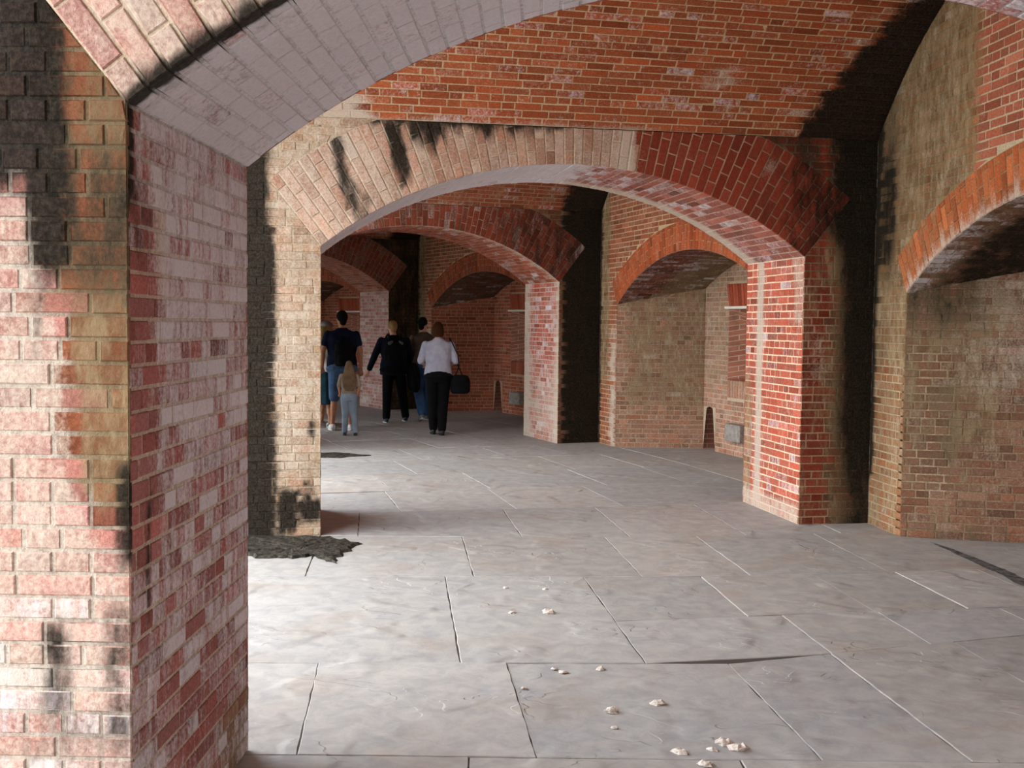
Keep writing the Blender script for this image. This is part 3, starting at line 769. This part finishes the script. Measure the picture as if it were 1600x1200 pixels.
# ------------------------------------------------------------------ paving
fl = struct('floor', 'worn grey flagstone paving of the gallery', 'floor')
def slab(poly, gap=.005, wide=None):
    gap *= .45
    n = len(poly); P = [np.array(p, float) for p in poly]
    c = sum(P) / n; out = []
    for i in range(n):
        a, b = P[i], P[(i + 1) % n]; L = np.linalg.norm(b - a); m = max(1, int(L / .09)); t = (b - a) / max(L, 1e-6); nn = np.array([-t[1], t[0]])
        for j in range(m):
            q = a + (b - a) * j / m + nn * (R.uniform(-.003, .0035) if j else 0)
            out.append(q)
    z = R.uniform(-.0025, .0025); tx, ty = R.uniform(-.0015, .0015), R.uniform(-.0015, .0015)
    V = []
    for off, zz in ((gap, -.04), (gap, -.004), (gap + .003, 0)):
        for q in out:
            v = c - q; d = np.linalg.norm(v); # inset roughly along both axes
            e = q + np.array([math.copysign(min(off * 1.0, abs(v[0])), v[0]), math.copysign(min(off, abs(v[1])), v[1])])
            V.append((e[0], e[1], z + zz + (tx * (e[0] - c[0]) + ty * (e[1] - c[1]) if zz == 0 else 0)))
    m = len(out); F = [tuple(range(2 * m, 3 * m))]
    for k in (0, m):
        for i in range(m): j = (i + 1) % m; F.append((k + i, k + j, k + m + j, k + m + i))
    t = R.gauss(1, .05); h = R.uniform(-.03, .03)
    col = (.385 * t * (1 + h), .375 * t, .36 * t * (1 - h), 1)
    cc = (float(c[0]), float(c[1]), 0)
    return mesh_obj('flagstone', V, F, M_FL, fl, [col] * len(V), None, cc)
def kink(y, b, x1, b2): return lambda x: y + b * x if x < x1 else y + b * x1 + b2 * (x - x1)
LN = [kink(4.28, 0, 9, 0), kink(5.49, .03, 1.1, .33), kink(7.40, .04, 1.3, .16), kink(8.79, .02, 1, .17)]
L15 = kink(6.20, .17, 9, .17)
pol = lambda r, a: C + np.array([math.cos(a), math.sin(a)]) * r
L5 = lambda x: C[1] + math.tan(.2147) * (x - C[0])
def row(f0, f1, xs, sl=-.10):
    for a, b in zip(xs[:-1], xs[1:]):
        q = []
        for f, x in ((f0, a), (f0, b), (f1, b), (f1, a)):
            y = f(x)
            if f is f1: x = x + sl * (f1(x) - f0(x)); y = f1(x)
            q.append((x, y))
        slab(q, R.choice((.003, .005, .007)))
for y0, xs in ((3.02, (-3.6, -2.4, -1.3, -.15, .9, 2.1, 3.3, 4.6)), (1.8, (-3.6, -2.1, -1, .3, 1.4, 2.6, 3.6, 4.6)), (.6, (-3.6, -2.4, -1.2, .1, 1.0, 2.2, 3.5, 4.6)), (-.6, (-3.6, -2, -.9, .2, 1.5, 2.6, 3.7, 4.6)), (-1.9, (-3.6, -2.2, -1.2, .3, 1.5, 2.6, 3.7, 4.6)), (-3.2, (-3.6, -2, -1.2, .3, 1.5, 2.9, 4.6)), (-4.6, (-3.6, -2, -.2, 1.3, 2.5, 4.0))):
    t_ = {3.02: 4.28, 1.8: 3.02, .6: 1.8, -.6: .6, -1.9: -.6, -3.2: -1.9, -4.6: -3.2}[y0]
    row(lambda x, y0=y0: y0, lambda x, t_=t_: t_, xs, 0)
row(LN[0], LN[1], (-3.6, -2.0, -.82, .11, 1.22, 1.80, 2.55, 3.35, 4.7))
row(LN[1], LN[2], (-3.7, -1.9, -.24, .68))
row(LN[1], L15, (.68, 1.66, 2.24, 3.0, 3.4, 4.7), -.1)
row(L15, LN[2], (.60, 1.38, 2.16, 2.75, 3.36, 4.6), -.1)
row(LN[2], LN[3], (-4.0, -2.5, -1.35, -.24, .88, 1.62, 2.6, 3.36, 4.6))
row(LN[3], L5, (-4.2, -2.6, -1.2, .09, .95, 1.9, 2.7, 3.30, 4.5), -.12)
aa = .2147
while aa < 1.12:
    rad = 30.; da = R.uniform(1.15, 1.5) / 30
    rs_ = [25.2]; off = R.uniform(0, .9)
    while rs_[-1] < 32.6: rs_.append(rs_[-1] + R.uniform(.8, 1.35) + off); off = 0
    rs_ = [r for r in rs_ if r < 32.5] + [32.92, 34.3]
    for a, b in zip(rs_[:-1], rs_[1:]): slab([pol(a, aa), pol(b, aa), pol(b, aa + da), pol(a, aa + da)], R.choice((.003, .005, .008)))
    aa += da
V = []; F = []
for i, kk in enumerate(np.linspace(-1.4, 7.0, 50)):
    a, b = W(kk, 24.9), W(kk, RS + 2.3); V += [(a[0], a[1], -.0055), (b[0], b[1], -.0055)]
    if i: F.append((2 * i - 2, 2 * i - 1, 2 * i + 1, 2 * i))
mesh_obj('joint_filling', V, F, M_BED, fl)

# courtyard outside
M_YARD = noisy('pale_gravel', (.50, .49, .45), (.60, .58, .53), 3)
V = [(C[0] + x, C[1] + y, -.05) for x, y in ((-60, -80), (62, -80), (62, 80), (-60, 80))]
o = mesh_obj('courtyard_ground', V, [(0, 1, 2, 3)], M_YARD); tag(o, 'pale gravel courtyard ground outside the gallery', 'ground', kind='structure')

# ------------------------------------------------------------------ small things on the floor
M_CRUMB = noisy('mortar_crumb', (.74, .70, .64), (.50, .40, .34), 60)
M_PATCH = noisy('damp_crumbled_mortar', (.018, .017, .014), (.08, .07, .055), 30, .7, .02)
def patch(name, pts, z, m, seed):
    rr = random.Random(seed); c = np.mean(pts, 0); n = len(pts); O = []
    for i in range(n):
        a, b = np.array(pts[i]), np.array(pts[(i + 1) % n])
        for j in range(6): O.append(a + (b - a) * j / 6 + np.array([rr.gauss(0, .018 if z > .005 else .006), rr.gauss(0, .022 if z > .005 else .008)]))
    V = []; rings = (1, .93, .7, .45, .2)
    for k, f in enumerate(rings):
        for q in O: V.append((c[0] + (q[0] - c[0]) * f, c[1] + (q[1] - c[1]) * f, -.002 if k == 0 else z * (.6 + rr.random() * .6)))
    m_ = len(O); F = [tuple(range((len(rings) - 1) * m_, len(rings) * m_))]
    for k in range(len(rings) - 1):
        for i in range(m_): j = (i + 1) % m_; F.append((k * m_ + i, k * m_ + j, k * m_ + m_ + j, k * m_ + m_ + i))
    return mesh_obj(name, V, F, m, None, None, None, (float(c[0]), float(c[1]), 0))
o = patch('mortar_patch', [(-2.15, 8.70), (-1.45, 8.66), (-1.12, 8.45), (-1.22, 8.05), (-1.22, 7.72), (-1.38, 7.95), (-1.62, 7.85), (-1.98, 7.98), (-2.2, 8.3)], .022, M_PATCH, 4)
tag(o, 'dark crumbled mortar patch on the paving at the black stained pier', 'rubble')
o = patch('mortar_patch', [(-2.75, 14.2), (-2.2, 14.35), (-1.75, 14.05), (-2.1, 13.75), (-2.7, 13.8)], .012, M_PATCH, 9)
tag(o, 'thin dark dirt patch on the paving in front of the white sneakers', 'rubble')
GUT = True
def gp(x, y):
    a, b = (x - 800), (y - 600); a, b = a * cr + b * sr, -a * sr + b * cr
    d = r0 * a / FPX + u0 * (-b / FPX) + fw; t = -EYE / d.z; return (d.x * t, d.y * t)
o = patch('joint_dirt', [gp(*q) for q in ((1450, 845), (1500, 862), (1560, 886), (1610, 908), (1640, 922), (1640, 938), (1604, 920), (1556, 895), (1498, 868))], .003, noisy('damp_dirt', (.05, .05, .05), (.16, .155, .15), 14), 5)
tag(o, 'dark damp dirt filling the long joint before the outer wall', 'dirt')
CRUMB = ('large pale crumb in the middle of the wide slab past the second joint row', 'small crumb beside the large pale one, nearer the courtyard', 'tiny crumb nearer the second pier, straight behind the large pale one',
 'tiny crumb nearest the second pier, on the wide slab', 'pinkish crumb lying alone on the nearest middle slab', 'pale crumb lying beside the pinkish one, towards the outer wall', 'chunky crumb in the nearest cluster, between two others',
 'largest crumb of the nearest cluster by the slab joint', 'small crumb in the nearest cluster, on the courtyard side', 'flat crumb just off the nearest cluster towards the courtyard', 'crumb close to the joint behind the pinkish one',
 'crumb beside the joint row, middle of a close trio', 'tiny crumb beside the joint row, end of a close trio', 'tiny white speck of mortar next to the pinkish crumb', 'crumb at the nearest joint row, closest to the viewer', 'tiny reddish crumb lying beside an open slab joint')
for i, (x, y, s) in enumerate(((857, 958, .030), (800, 958, .018), (852, 921, .014), (790, 919, .014), (955, 1112, .026), (1028, 1100, .026), (1130, 1162, .030), (1154, 1170, .034), (1113, 1172, .018), (1062, 1176, .026), (938, 1046, .018), (880, 1051, .018), (866, 1046, .014), (960, 1138, .012), (1103, 1195, .024), (818, 1076, .012))):
    rr = random.Random(i); gx, gy = gp(x, y); V = []; n = 7
    for lv, (f, z) in enumerate(((1, 0), (.95, .35), (.5, .7))):
        for j in range(n):
            a = 2 * math.pi * j / n; q = s * f * (.7 + .6 * rr.random()); V.append((gx + q * math.cos(a) * 1.3, gy + q * math.sin(a), .001 + s * z * (.5 + .7 * rr.random()) if lv else .0))
    F = [tuple(range(14, 21))] + [(k + j, k + (j + 1) % n, k + n + (j + 1) % n, k + n + j) for k in (0, n) for j in range(n)]
    o = mesh_obj('mortar_crumb', V, F, M_CRUMB, None, None, None, (gx, gy, 0))
    tag(o, CRUMB[i], 'rubble', 'fallen mortar crumbs on the paving')

# ------------------------------------------------------------------ people
def prim_mesh(prims):
    V, F = [], []
    def ring_tube(rings):      # rings: list of (centre, axis_u, axis_v) ; closed with end fans
        n = 14; k = len(V)
        for c, a, b in rings:
            for i in range(n):
                t = 2 * math.pi * i / n; V.append(c + a * math.cos(t) + b * math.sin(t))
        for r in range(len(rings) - 1):
            for i in range(n): j = (i + 1) % n; F.append((k + r * n + i, k + r * n + j, k + r * n + n + j, k + r * n + n + i))
        F.append(tuple(k + i for i in reversed(range(n)))); e = k + (len(rings) - 1) * n; F.append(tuple(e + i for i in range(n)))
    for p in prims:
        if p[0] == 'cap':
            a, b, ra, rb = Vector(p[1]), Vector(p[2]), p[3], p[4]; d = (b - a)
            if d.length < 1e-5: d = Vector((0, 0, .001))
            d.normalize(); u = d.orthogonal().normalized(); v = d.cross(u); rs = []
            for t in (-85, -60, -30, 0): c, s_ = math.cos(math.radians(t)), math.sin(math.radians(t)); rs.append((a + d * ra * s_, u * ra * c, v * ra * c))
            for t in (0, 30, 60, 85): c, s_ = math.cos(math.radians(t)), math.sin(math.radians(t)); rs.append((b + d * rb * s_, u * rb * c, v * rb * c))
            ring_tube(rs)
        elif p[0] == 'ell':
            c, (rx, ry, rz) = Vector(p[1]), p[2]; rs = []
            for i in range(11):
                t = math.radians(-86 + 172 * i / 10); rs.append((c + Vector((0, 0, rz * math.sin(t))), Vector((rx * math.cos(t), 0, 0)), Vector((0, ry * math.cos(t), 0))))
            ring_tube(rs)
        else:
            ring_tube([(Vector((cx, cy, z)), Vector((rx, 0, 0)), Vector((0, ry, 0))) for cx, cy, z, rx, ry in p[1]])
    return V, F
def blob(name, prims, m, parent, voxel=.011, smooth=4, s=1.):
    V, F = prim_mesh(prims); V = [v * s for v in V]
    o = mesh_obj(name, V, F, m, parent, smooth=True)
    r = o.modifiers.new('merge', 'REMESH'); r.mode = 'VOXEL'; r.voxel_size = voxel; r.use_smooth_shade = True
    sm = o.modifiers.new('soft', 'SMOOTH'); sm.iterations = smooth; sm.factor = .5
    return o
M_SKIN = noisy('skin', (.52, .27, .18), (.60, .33, .23), 30, .55, .0005)
M_EYE = mat('eye_white', (.75, .73, .70), .3); M_LIP = mat('lips', (.42, .14, .11), .5)
def cloth(name, a, b=None): b = b or tuple(x * .7 for x in a); return noisy(name, a, b, 9, .92, .004)
def hand(side, wr, d):
    """palm, four unequal curled fingers and a thumb; d = direction from wrist to knuckles"""
    w_, d = Vector(wr), Vector(d).normalized(); a = d.cross(Vector((0, 1, 0))) 
    if a.length < .3: a = d.cross(Vector((1, 0, 0)))
    a.normalize(); f = a.cross(d).normalized() * (1 if side > 0 else 1); pr = []
    k = w_ + d * .085
    pr += [('cap', w_, k - a * .018, .022, .019), ('cap', w_ + d * .02, k + a * .018, .022, .018)]
    for i, L in enumerate((.062, .074, .070, .054)):
        r = k + a * (-.031 + .0205 * i); m_ = r + d * L * .55 + f * .010; e = m_ + d * L * .35 + f * .024
        pr += [('cap', r, m_, .0085, .008), ('cap', m_, e, .008, .007)]
    t0 = w_ + d * .025 - a * .022; t1 = t0 + d * .032 - a * .026 + f * .01; t2 = t1 + d * .03 + f * .012
    return pr + [('cap', t0, t1, .011, .009), ('cap', t1, t2, .009, .0078)]
def person(label, x, y, face, h, sk, hair, shirt, trous, shoes, legs, arms, sleeves=.5, wide=1., hairstyle='short', turn=0., shorts=1., skirt=False, tilt=(0, 0), slip=0.):
    """legs: ((knee xyz, ankle xyz) right then left) ; arms: ((elbow),(wrist)) for 1.70 m"""
    s = h / 1.70; wide *= 1.10
    root = bpy.data.objects.new('person', None); link(root); root.location = (x, y, 0); root.rotation_euler = (0, 0, face)
    tag(root, label, 'person')
    hx, hy = tilt; hc = Vector((hx, .025 + hy, 1.585)); hip, sh, shz = .088, .152 * wide, 1.372
    ct, st_ = math.cos(turn), math.sin(turn)
    def T(px, py, pz): return hc + Vector((px * ct - py * st_, px * st_ + py * ct, pz))
    pr = [('ell', hc + Vector((0, 0, .012)), (.073, .088, .098)), ('cap', T(0, .022, -.045), T(0, .045, -.085), .052, .032), ('cap', T(0, .086, .0), T(0, .102, -.028), .008, .013),
          ('cap', T(-.07, -.005, .01), T(-.074, -.012, -.022), .012, .008), ('cap', T(.07, -.005, .01), T(.074, -.012, -.022), .012, .008),
          ('cap', T(-.03, .078, .025), T(.03, .078, .025), .012, .012),
          ('cap', (0, -.01, 1.38), T(0, -.012, -.06), .056, .050),
          ('loft', [(0, 0, .86, .13, .09), (0, 0, .95, .145 * wide, .10), (0, 0, 1.08, .12 * wide, .088), (0, 0, 1.25, .14 * wide, .098), (0, -.005, 1.38, .15 * wide, .08), (0, -.005, 1.43, .06, .05)])]
    for i, sg in ((0, 1), (1, -1)):
        el, wr = arms[i]; pr += [('cap', (sg * sh, 0, shz), el, .048, .037), ('cap', el, wr, .037, .024)] + hand(sg, wr, Vector(wr) - Vector(el) if len(arms[i]) < 3 or True else 0)
        kn, an = legs[i]; pr += [('cap', (sg * hip, 0, .90), kn, .078, .05), ('cap', kn, (kn[0] * .4 + an[0] * .6, kn[1] * .4 + an[1] * .6 - .01, kn[2] * .4 + an[2] * .6), .05, .045), ('cap', kn, an, .045, .033)]
        pr.append(('cap', an, (an[0], an[1] + .06, an[2] - .045), .033, .026))
    blob('body', pr, sk, root, .0085, 3, s)
    for sg in (-1, 1):
        blob('eye', [('ell', T(sg * .029, .080, .008), (.011, .007, .008))], M_EYE, root, .004, 1, s)
    blob('mouth', [('cap', T(-.018, .082, -.052), T(.018, .082, -.052), .006, .006)], M_LIP, root, .004, 1, s)
    hp = [('ell', T(0, -.016, .035), (.083, .092, .094))]
    if hairstyle == 'bob': hp += [('loft', [(T(0, -.03, 0).x, T(0, -.03, 0).y, T(0, 0, z).z, a, b) for z, a, b in ((-.105, .075, .055), (-.08, .092, .07), (-.02, .095, .085), (.05, .085, .085))])]
    if hairstyle == 'long': hp += [('loft', [(hx, hc.y - .06 - .10 * min(1, max(0, -z - .05) / .12), 1.585 + z, a, b) for z, a, b in ((-.56, .09, .02), (-.46, .15, .04), (-.26, .165, .065), (-.1, .125, .08), (.03, .092, .085))])]
    if hairstyle == 'short': hp += [('cap', T(0, -.045, .0), T(0, -.05, -.045), .062, .05)]
    blob('hair', hp, hair, root, .010, 3, s)
    sp_ = [('loft', [(0, 0, .90 - slip, .168 * wide, .125), (0, 0, .98, .165 * wide, .122), (0, 0, 1.08, .148 * wide, .112), (0, 0, 1.22, .172 * wide, .122), (0, -.005, 1.34, .178 * wide, .112), (0, -.008, 1.395, .165 * wide, .090), (0, -.01, 1.435, .10, .072), (0, -.012, 1.466, .064, .060)])]
    for i, sg in ((0, 1), (1, -1)):
        el, wr = Vector(arms[i][0]), Vector(arms[i][1]); s0 = Vector((sg * sh, 0, shz - .005))
        if sleeves <= 1: sp_.append(('cap', s0, s0 + (el - s0) * sleeves, .058, .056))
        else: sp_ += [('cap', s0, el, .064, .060), ('cap', el, el + (wr - el) * (sleeves - 1), .060, .048)]
    # folds
    rr = random.Random(int(h * 1000))
    for i in range(7):
        a = rr.uniform(-.1, .1); z = rr.uniform(.95, 1.3); sp_.append(('cap', (a, -.098 * 1.08, z), (a + rr.uniform(-.05, .05), -.100, z + rr.uniform(-.08, .08)), .014, .011))
    blob('shirt', sp_, shirt, root, .011, 4, s)
    tp = [('loft', [(0, -.005, .80, .155, .115), (0, -.015, .88, .180 * wide, .14), (0, 0, 1.0, .15 * wide ** .5, .112)])]
    if skirt: tp = [('loft', [(0, 0, .38, .21, .16), (0, 0, .6, .19, .145), (0, -.01, .86, .17, .128), (0, 0, 1.0, .14, .11)])]
    else:
        for i, sg in ((0, 1), (1, -1)):
            kn, an = Vector(legs[i][0]), Vector(legs[i][1]); h0 = Vector((sg * hip, 0, .87)); tp.append(('cap', h0, kn, .108, .080))
            if shorts >= 1: tp.append(('cap', kn, an + Vector((0, 0, .015)), .080, .066))
    blob('skirt' if skirt else ('shorts' if shorts < 1 else 'trousers'), tp, trous, root, .011, 4, s)
    for i in (0, 1):
        kn, an = Vector(legs[i][0]), Vector(legs[i][1]); up_ = an.z - .085
        toe = up_ * .0; f0 = Vector((an.x, an.y, max(an.z - .035, .045)))
        tz = .038 if up_ < .03 else .036
        sh_ = blob('shoe', [('cap', (an.x, an.y - .03, f0.z), (an.x, an.y + .015, f0.z + .01), .042, .042), ('cap', f0, (an.x, an.y + .16, tz), .040, .033), ('cap', (an.x, an.y + .10, tz), (an.x + .005, an.y + .185, tz - .004), .041, .033)], shoes[0], root, .009, 2, s)
        so = blob('sole', [('loft', [(an.x, an.y + .075, z, .047, .140) for z in (.0, .012, .022)])] if up_ < .04 else [('cap', (an.x, an.y - .04, f0.z - .03), (an.x, an.y + .17, .018), .028, .018)], shoes[1], sh_, .008, 1, s)
    return root
R_ = lambda k, a: (k, a)
sk2 = noisy('tanned_skin', (.40, .19, .11), (.46, .24, .15), 30, .55, .0005)
blk, navy = cloth('black_cloth', (.005, .005, .006)), cloth('navy_cloth', (.006, .009, .018))
walk = lambda a=.0: ((( .09, .08 + a, .48), (.09, .12 + a, .085)), ((-.09, -.02, .48), (-.09, -.22, .13)))
def at(px, py): return gp(px, py)
def place(px, py):
    g = gp(px, py); return g[0], g[1]
HD = math.radians(22)
x, y = place(684, 680)
person('person with bobbed brown hair in a pale lilac shirt and black trousers, walking away', x, y, HD * .4, 1.68, M_SKIN, cloth('brown_hair', (.045, .017, .007)), cloth('pale_lilac_cloth', (.36, .36, .43), (.29, .29, .35)), blk, (mat('black_leather', (.02, .018, .018), .35), mat('black_rubber', (.015, .015, .015), .8)),
       (((.08, .04, .48), (.06, -.02, .085)), ((-.075, .05, .48), (-.055, .15, .085))), (((.265, -.02, 1.12), (.20, .18, 1.06)), ((-.265, -.02, 1.12), (-.19, .18, 1.06))), .98, 1.16, 'bob', -.35, slip=.02)
xb, yb = x, y
x, y = place(661, 657)
person('person with short dark hair in brown top and blue jeans behind the lilac shirt', x, y, HD, 1.76, M_SKIN, cloth('dark_hair', (.012, .010, .009)), cloth('brown_cloth', (.10, .070, .052)), cloth('blue_denim', (.045, .10, .21)), (mat('grey_leather', (.14, .15, .16), .6), mat('pale_rubber', (.5, .5, .5), .7)),
       walk(), (((.24, .02, 1.13), (.22, .16, .93)), ((-.25, -.03, 1.12), (-.25, .05, .88))), .7, 1.08, 'short', -.9)
x, y = place(615, 660)
person('person with short blond hair in a dark coat, walking away wearing a black backpack', x, y, HD * .6, 1.70, M_SKIN, cloth('blond_hair', (.33, .20, .085)), navy, blk, (mat('dark_leather', (.03, .04, .05), .5), mat('pale_sole', (.35, .42, .45), .7)),
       (((.16, .10, .48), (.22, .16, .085)), ((-.11, .02, .48), (-.13, -.06, .085))), (((.28, .02, 1.12), (.26, .17, .92)), ((-.32, .0, 1.12), (-.41, .05, .88))), 1.9, 1.28, 'short', .3, tilt=(-.02, .05), slip=.10)
xp, yp = x, y
x, y = place(534, 673)
person('tall person with black hair in navy T-shirt, blue shorts and white sneakers', x, y, HD * .8, 1.84, sk2, cloth('black_hair', (.010, .009, .008)), cloth('navy_shirt_cloth', (.009, .013, .034)), cloth('blue_shorts_cloth', (.07, .13, .24)), (cloth('white_leather', (.75, .75, .75), (.6, .6, .62)), mat('white_rubber', (.7, .7, .68), .6)),
       (((.10, .03, .48), (.12, .0, .085)), ((-.10, .04, .48), (-.12, .10, .085))), (((.26, -.02, 1.13), (.28, .05, .90)), ((-.27, .0, 1.13), (-.26, .12, .92))), .55, 1.2, 'short', .2, shorts=.9)
xn, yn = x, y
x, y = place(545, 681)
person('child with long light brown hair in pale blue jeans, behind the tall person in navy', x, y, HD * .5, 1.10, M_SKIN, cloth('light_brown_hair', (.20, .135, .080)), cloth('beige_cloth', (.36, .30, .24)), cloth('pale_denim', (.20, .27, .34), (.26, .33, .40)), (cloth('dark_olive_leather', (.06, .055, .045)), mat('dark_sole', (.05, .05, .05), .7)),
       (((.11, .05, .48), (.15, .0, .085)), ((-.08, .05, .48), (-.09, .08, .085))), (((.23, .02, 1.13), (.22, .15, .96)), ((-.23, .02, 1.13), (-.2, .15, .96))), .9, 1.0, 'long')
x, y = place(508, 668)
person('person in grey cap, white T-shirt and dark teal skirt, half behind the pier', x, y, -1.0, 1.68, sk2, cloth('straw_hair', (.40, .30, .12)), cloth('white_cotton', (.62, .58, .52)), cloth('teal_cloth', (.02, .055, .075)), (cloth('canvas', (.4, .4, .4)), mat('cream_rubber', (.6, .6, .55), .7)),
       (((.09, .04, .48), (.09, .05, .085)), ((-.09, .02, .48), (-.09, -.03, .085))), (((.20, .22, 1.13), (.10, .23, 1.42)), ((-.20, .22, 1.13), (-.08, .25, 1.42))), .4, 1.05, 'long', skirt=True)
xc, yc = x, y
o = blob('cap', [('ell', (0, .01, 1.655), (.095, .105, .055)), ('cap', (-.04, .10, 1.635), (.04, .10, 1.635), .022, .022), ('cap', (-.03, .13, 1.63), (.03, .13, 1.63), .016, .016)], cloth('grey_cotton', (.30, .30, .31)), None, .01, 3, 1.68 / 1.7)
o.location = (xc, yc, 0); o.rotation_euler = (0, 0, -1.0); tag(o, 'grey cap worn by the person in the white T-shirt', 'cap')
# carried things: each its own object
def carried(name, label, cat, x, y, rot, parts, loc0=(0, 0, 0)):
    e = bpy.data.objects.new(name, None); link(e); e.location = (x, y, 0); e.rotation_euler = (0, 0, rot); tag(e, label, cat)
    for nm, pr, m in parts: blob(nm, pr, m, e, .010, 3)
    return e
def strapline(pts, r=.010): return [('cap', a, b, r, r) for a, b in zip(pts[:-1], pts[1:])]
bagm = cloth('bag_leather', (.006, .006, .007)); greym = cloth('grey_webbing', (.09, .10, .11))
carried('shoulder_bag', 'black shoulder bag on a long strap beside the lilac shirt', 'bag', xb, yb, HD * .4,
        [('pouch', [('loft', [(.33, .0, .62, .11, .06), (.33, 0, .66, .15, .075), (.33, 0, .80, .155, .078), (.325, 0, .88, .13, .06), (.32, 0, .90, .09, .04)])], bagm),
         ('flap', [('cap', (.29, -.055, .85), (.42, -.055, .85), .022, .022), ('cap', (.28, -.06, .80), (.43, -.06, .80), .014, .014)], bagm),
         ('strap', strapline([(.25, -.03, .88), (.30, -.09, 1.04), (.285, -.10, 1.2), (.20, -.09, 1.37), (.165, 0, 1.455), (.19, .10, 1.36), (.28, .10, 1.1), (.37, .03, .88)], .011), bagm)])
def backpack(label, x, y, rot, big=1., patches=True):
    b = big; pr = [('loft', [(0, -.19, 1.0, .12 * b, .07), (0, -.20, 1.04, .155 * b, .095), (0, -.20, 1.2, .16 * b, .10), (0, -.19, 1.34, .14 * b, .08), (0, -.18, 1.39, .09 * b, .05)])]
    parts = [('pack_body', pr, bagm), ('pocket', [('loft', [(0, -.27, 1.03, .10 * b, .04), (0, -.285, 1.08, .12 * b, .045), (0, -.275, 1.18, .11 * b, .03)])], bagm),
             ('strap', strapline([(.09, -.13, 1.40), (.11, -.03, 1.475), (.13, .08, 1.42), (.15, .12, 1.25), (.19, .02, 1.1), (.13, -.14, 1.05)], .017), bagm),
             ('strap', strapline([(-.09, -.13, 1.40), (-.11, -.03, 1.475), (-.13, .08, 1.42), (-.15, .12, 1.25), (-.19, .02, 1.1), (-.13, -.14, 1.05)], .017), bagm),
             ('handle', strapline([(-.04, -.17, 1.39), (0, -.19, 1.44), (.04, -.17, 1.39)], .010), bagm)]
    if patches:
        parts += [('patch', [('cap', (-.10, -.245, 1.33), (-.06, -.262, 1.36), .035, .02)], greym), ('patch', [('cap', (.10, -.245, 1.33), (.06, -.262, 1.36), .03, .02)], greym)]
    return carried('backpack', label, 'backpack', x, y, rot, parts)
backpack('black backpack with two grey patches on the dark coat', xp, yp, HD * .6, 1.2)
backpack('plain dark backpack on the tall person in navy', xn, yn, HD * .8, .95, False)
o = blob('folded_coat', [('loft', [(.36, .05, .50, .05, .05), (.35, .05, .56, .10, .09), (.34, .05, .75, .12, .11), (.31, .05, .92, .12, .11), (.28, .05, 1.0, .09, .08)]), ('cap', (.30, -.03, .95), (.36, -.05, .60), .04, .05)], blk, None, .012, 4)
o.location = (xp, yp, 0); o.rotation_euler = (0, 0, HD * .6); tag(o, 'black coat carried over the arm of the blond person', 'coat')
e = carried('camera', 'small silver camera held up by the person in the grey cap', 'camera', xc, yc, -1.0,
        [('camera_body', [('cap', (-.05, .25, 1.51), (.06, .25, 1.51), .036, .036)], mat('silver_plastic', (.55, .55, .58), .35)), ('lens', [('cap', (0, .28, 1.51), (0, .32, 1.51), .022, .020)], mat('lens_black', (.02, .02, .025), .2))])
o = blob('wristwatch', [('ell', (.105, .23, 1.395), (.034, .034, .015))], mat('steel', (.6, .6, .6), .3), None, .006, 1); o.location = (xc, yc, 0); o.rotation_euler = (0, 0, -1.0)
tag(o, 'pale wristwatch on the raised arm of the person in the grey cap', 'watch')
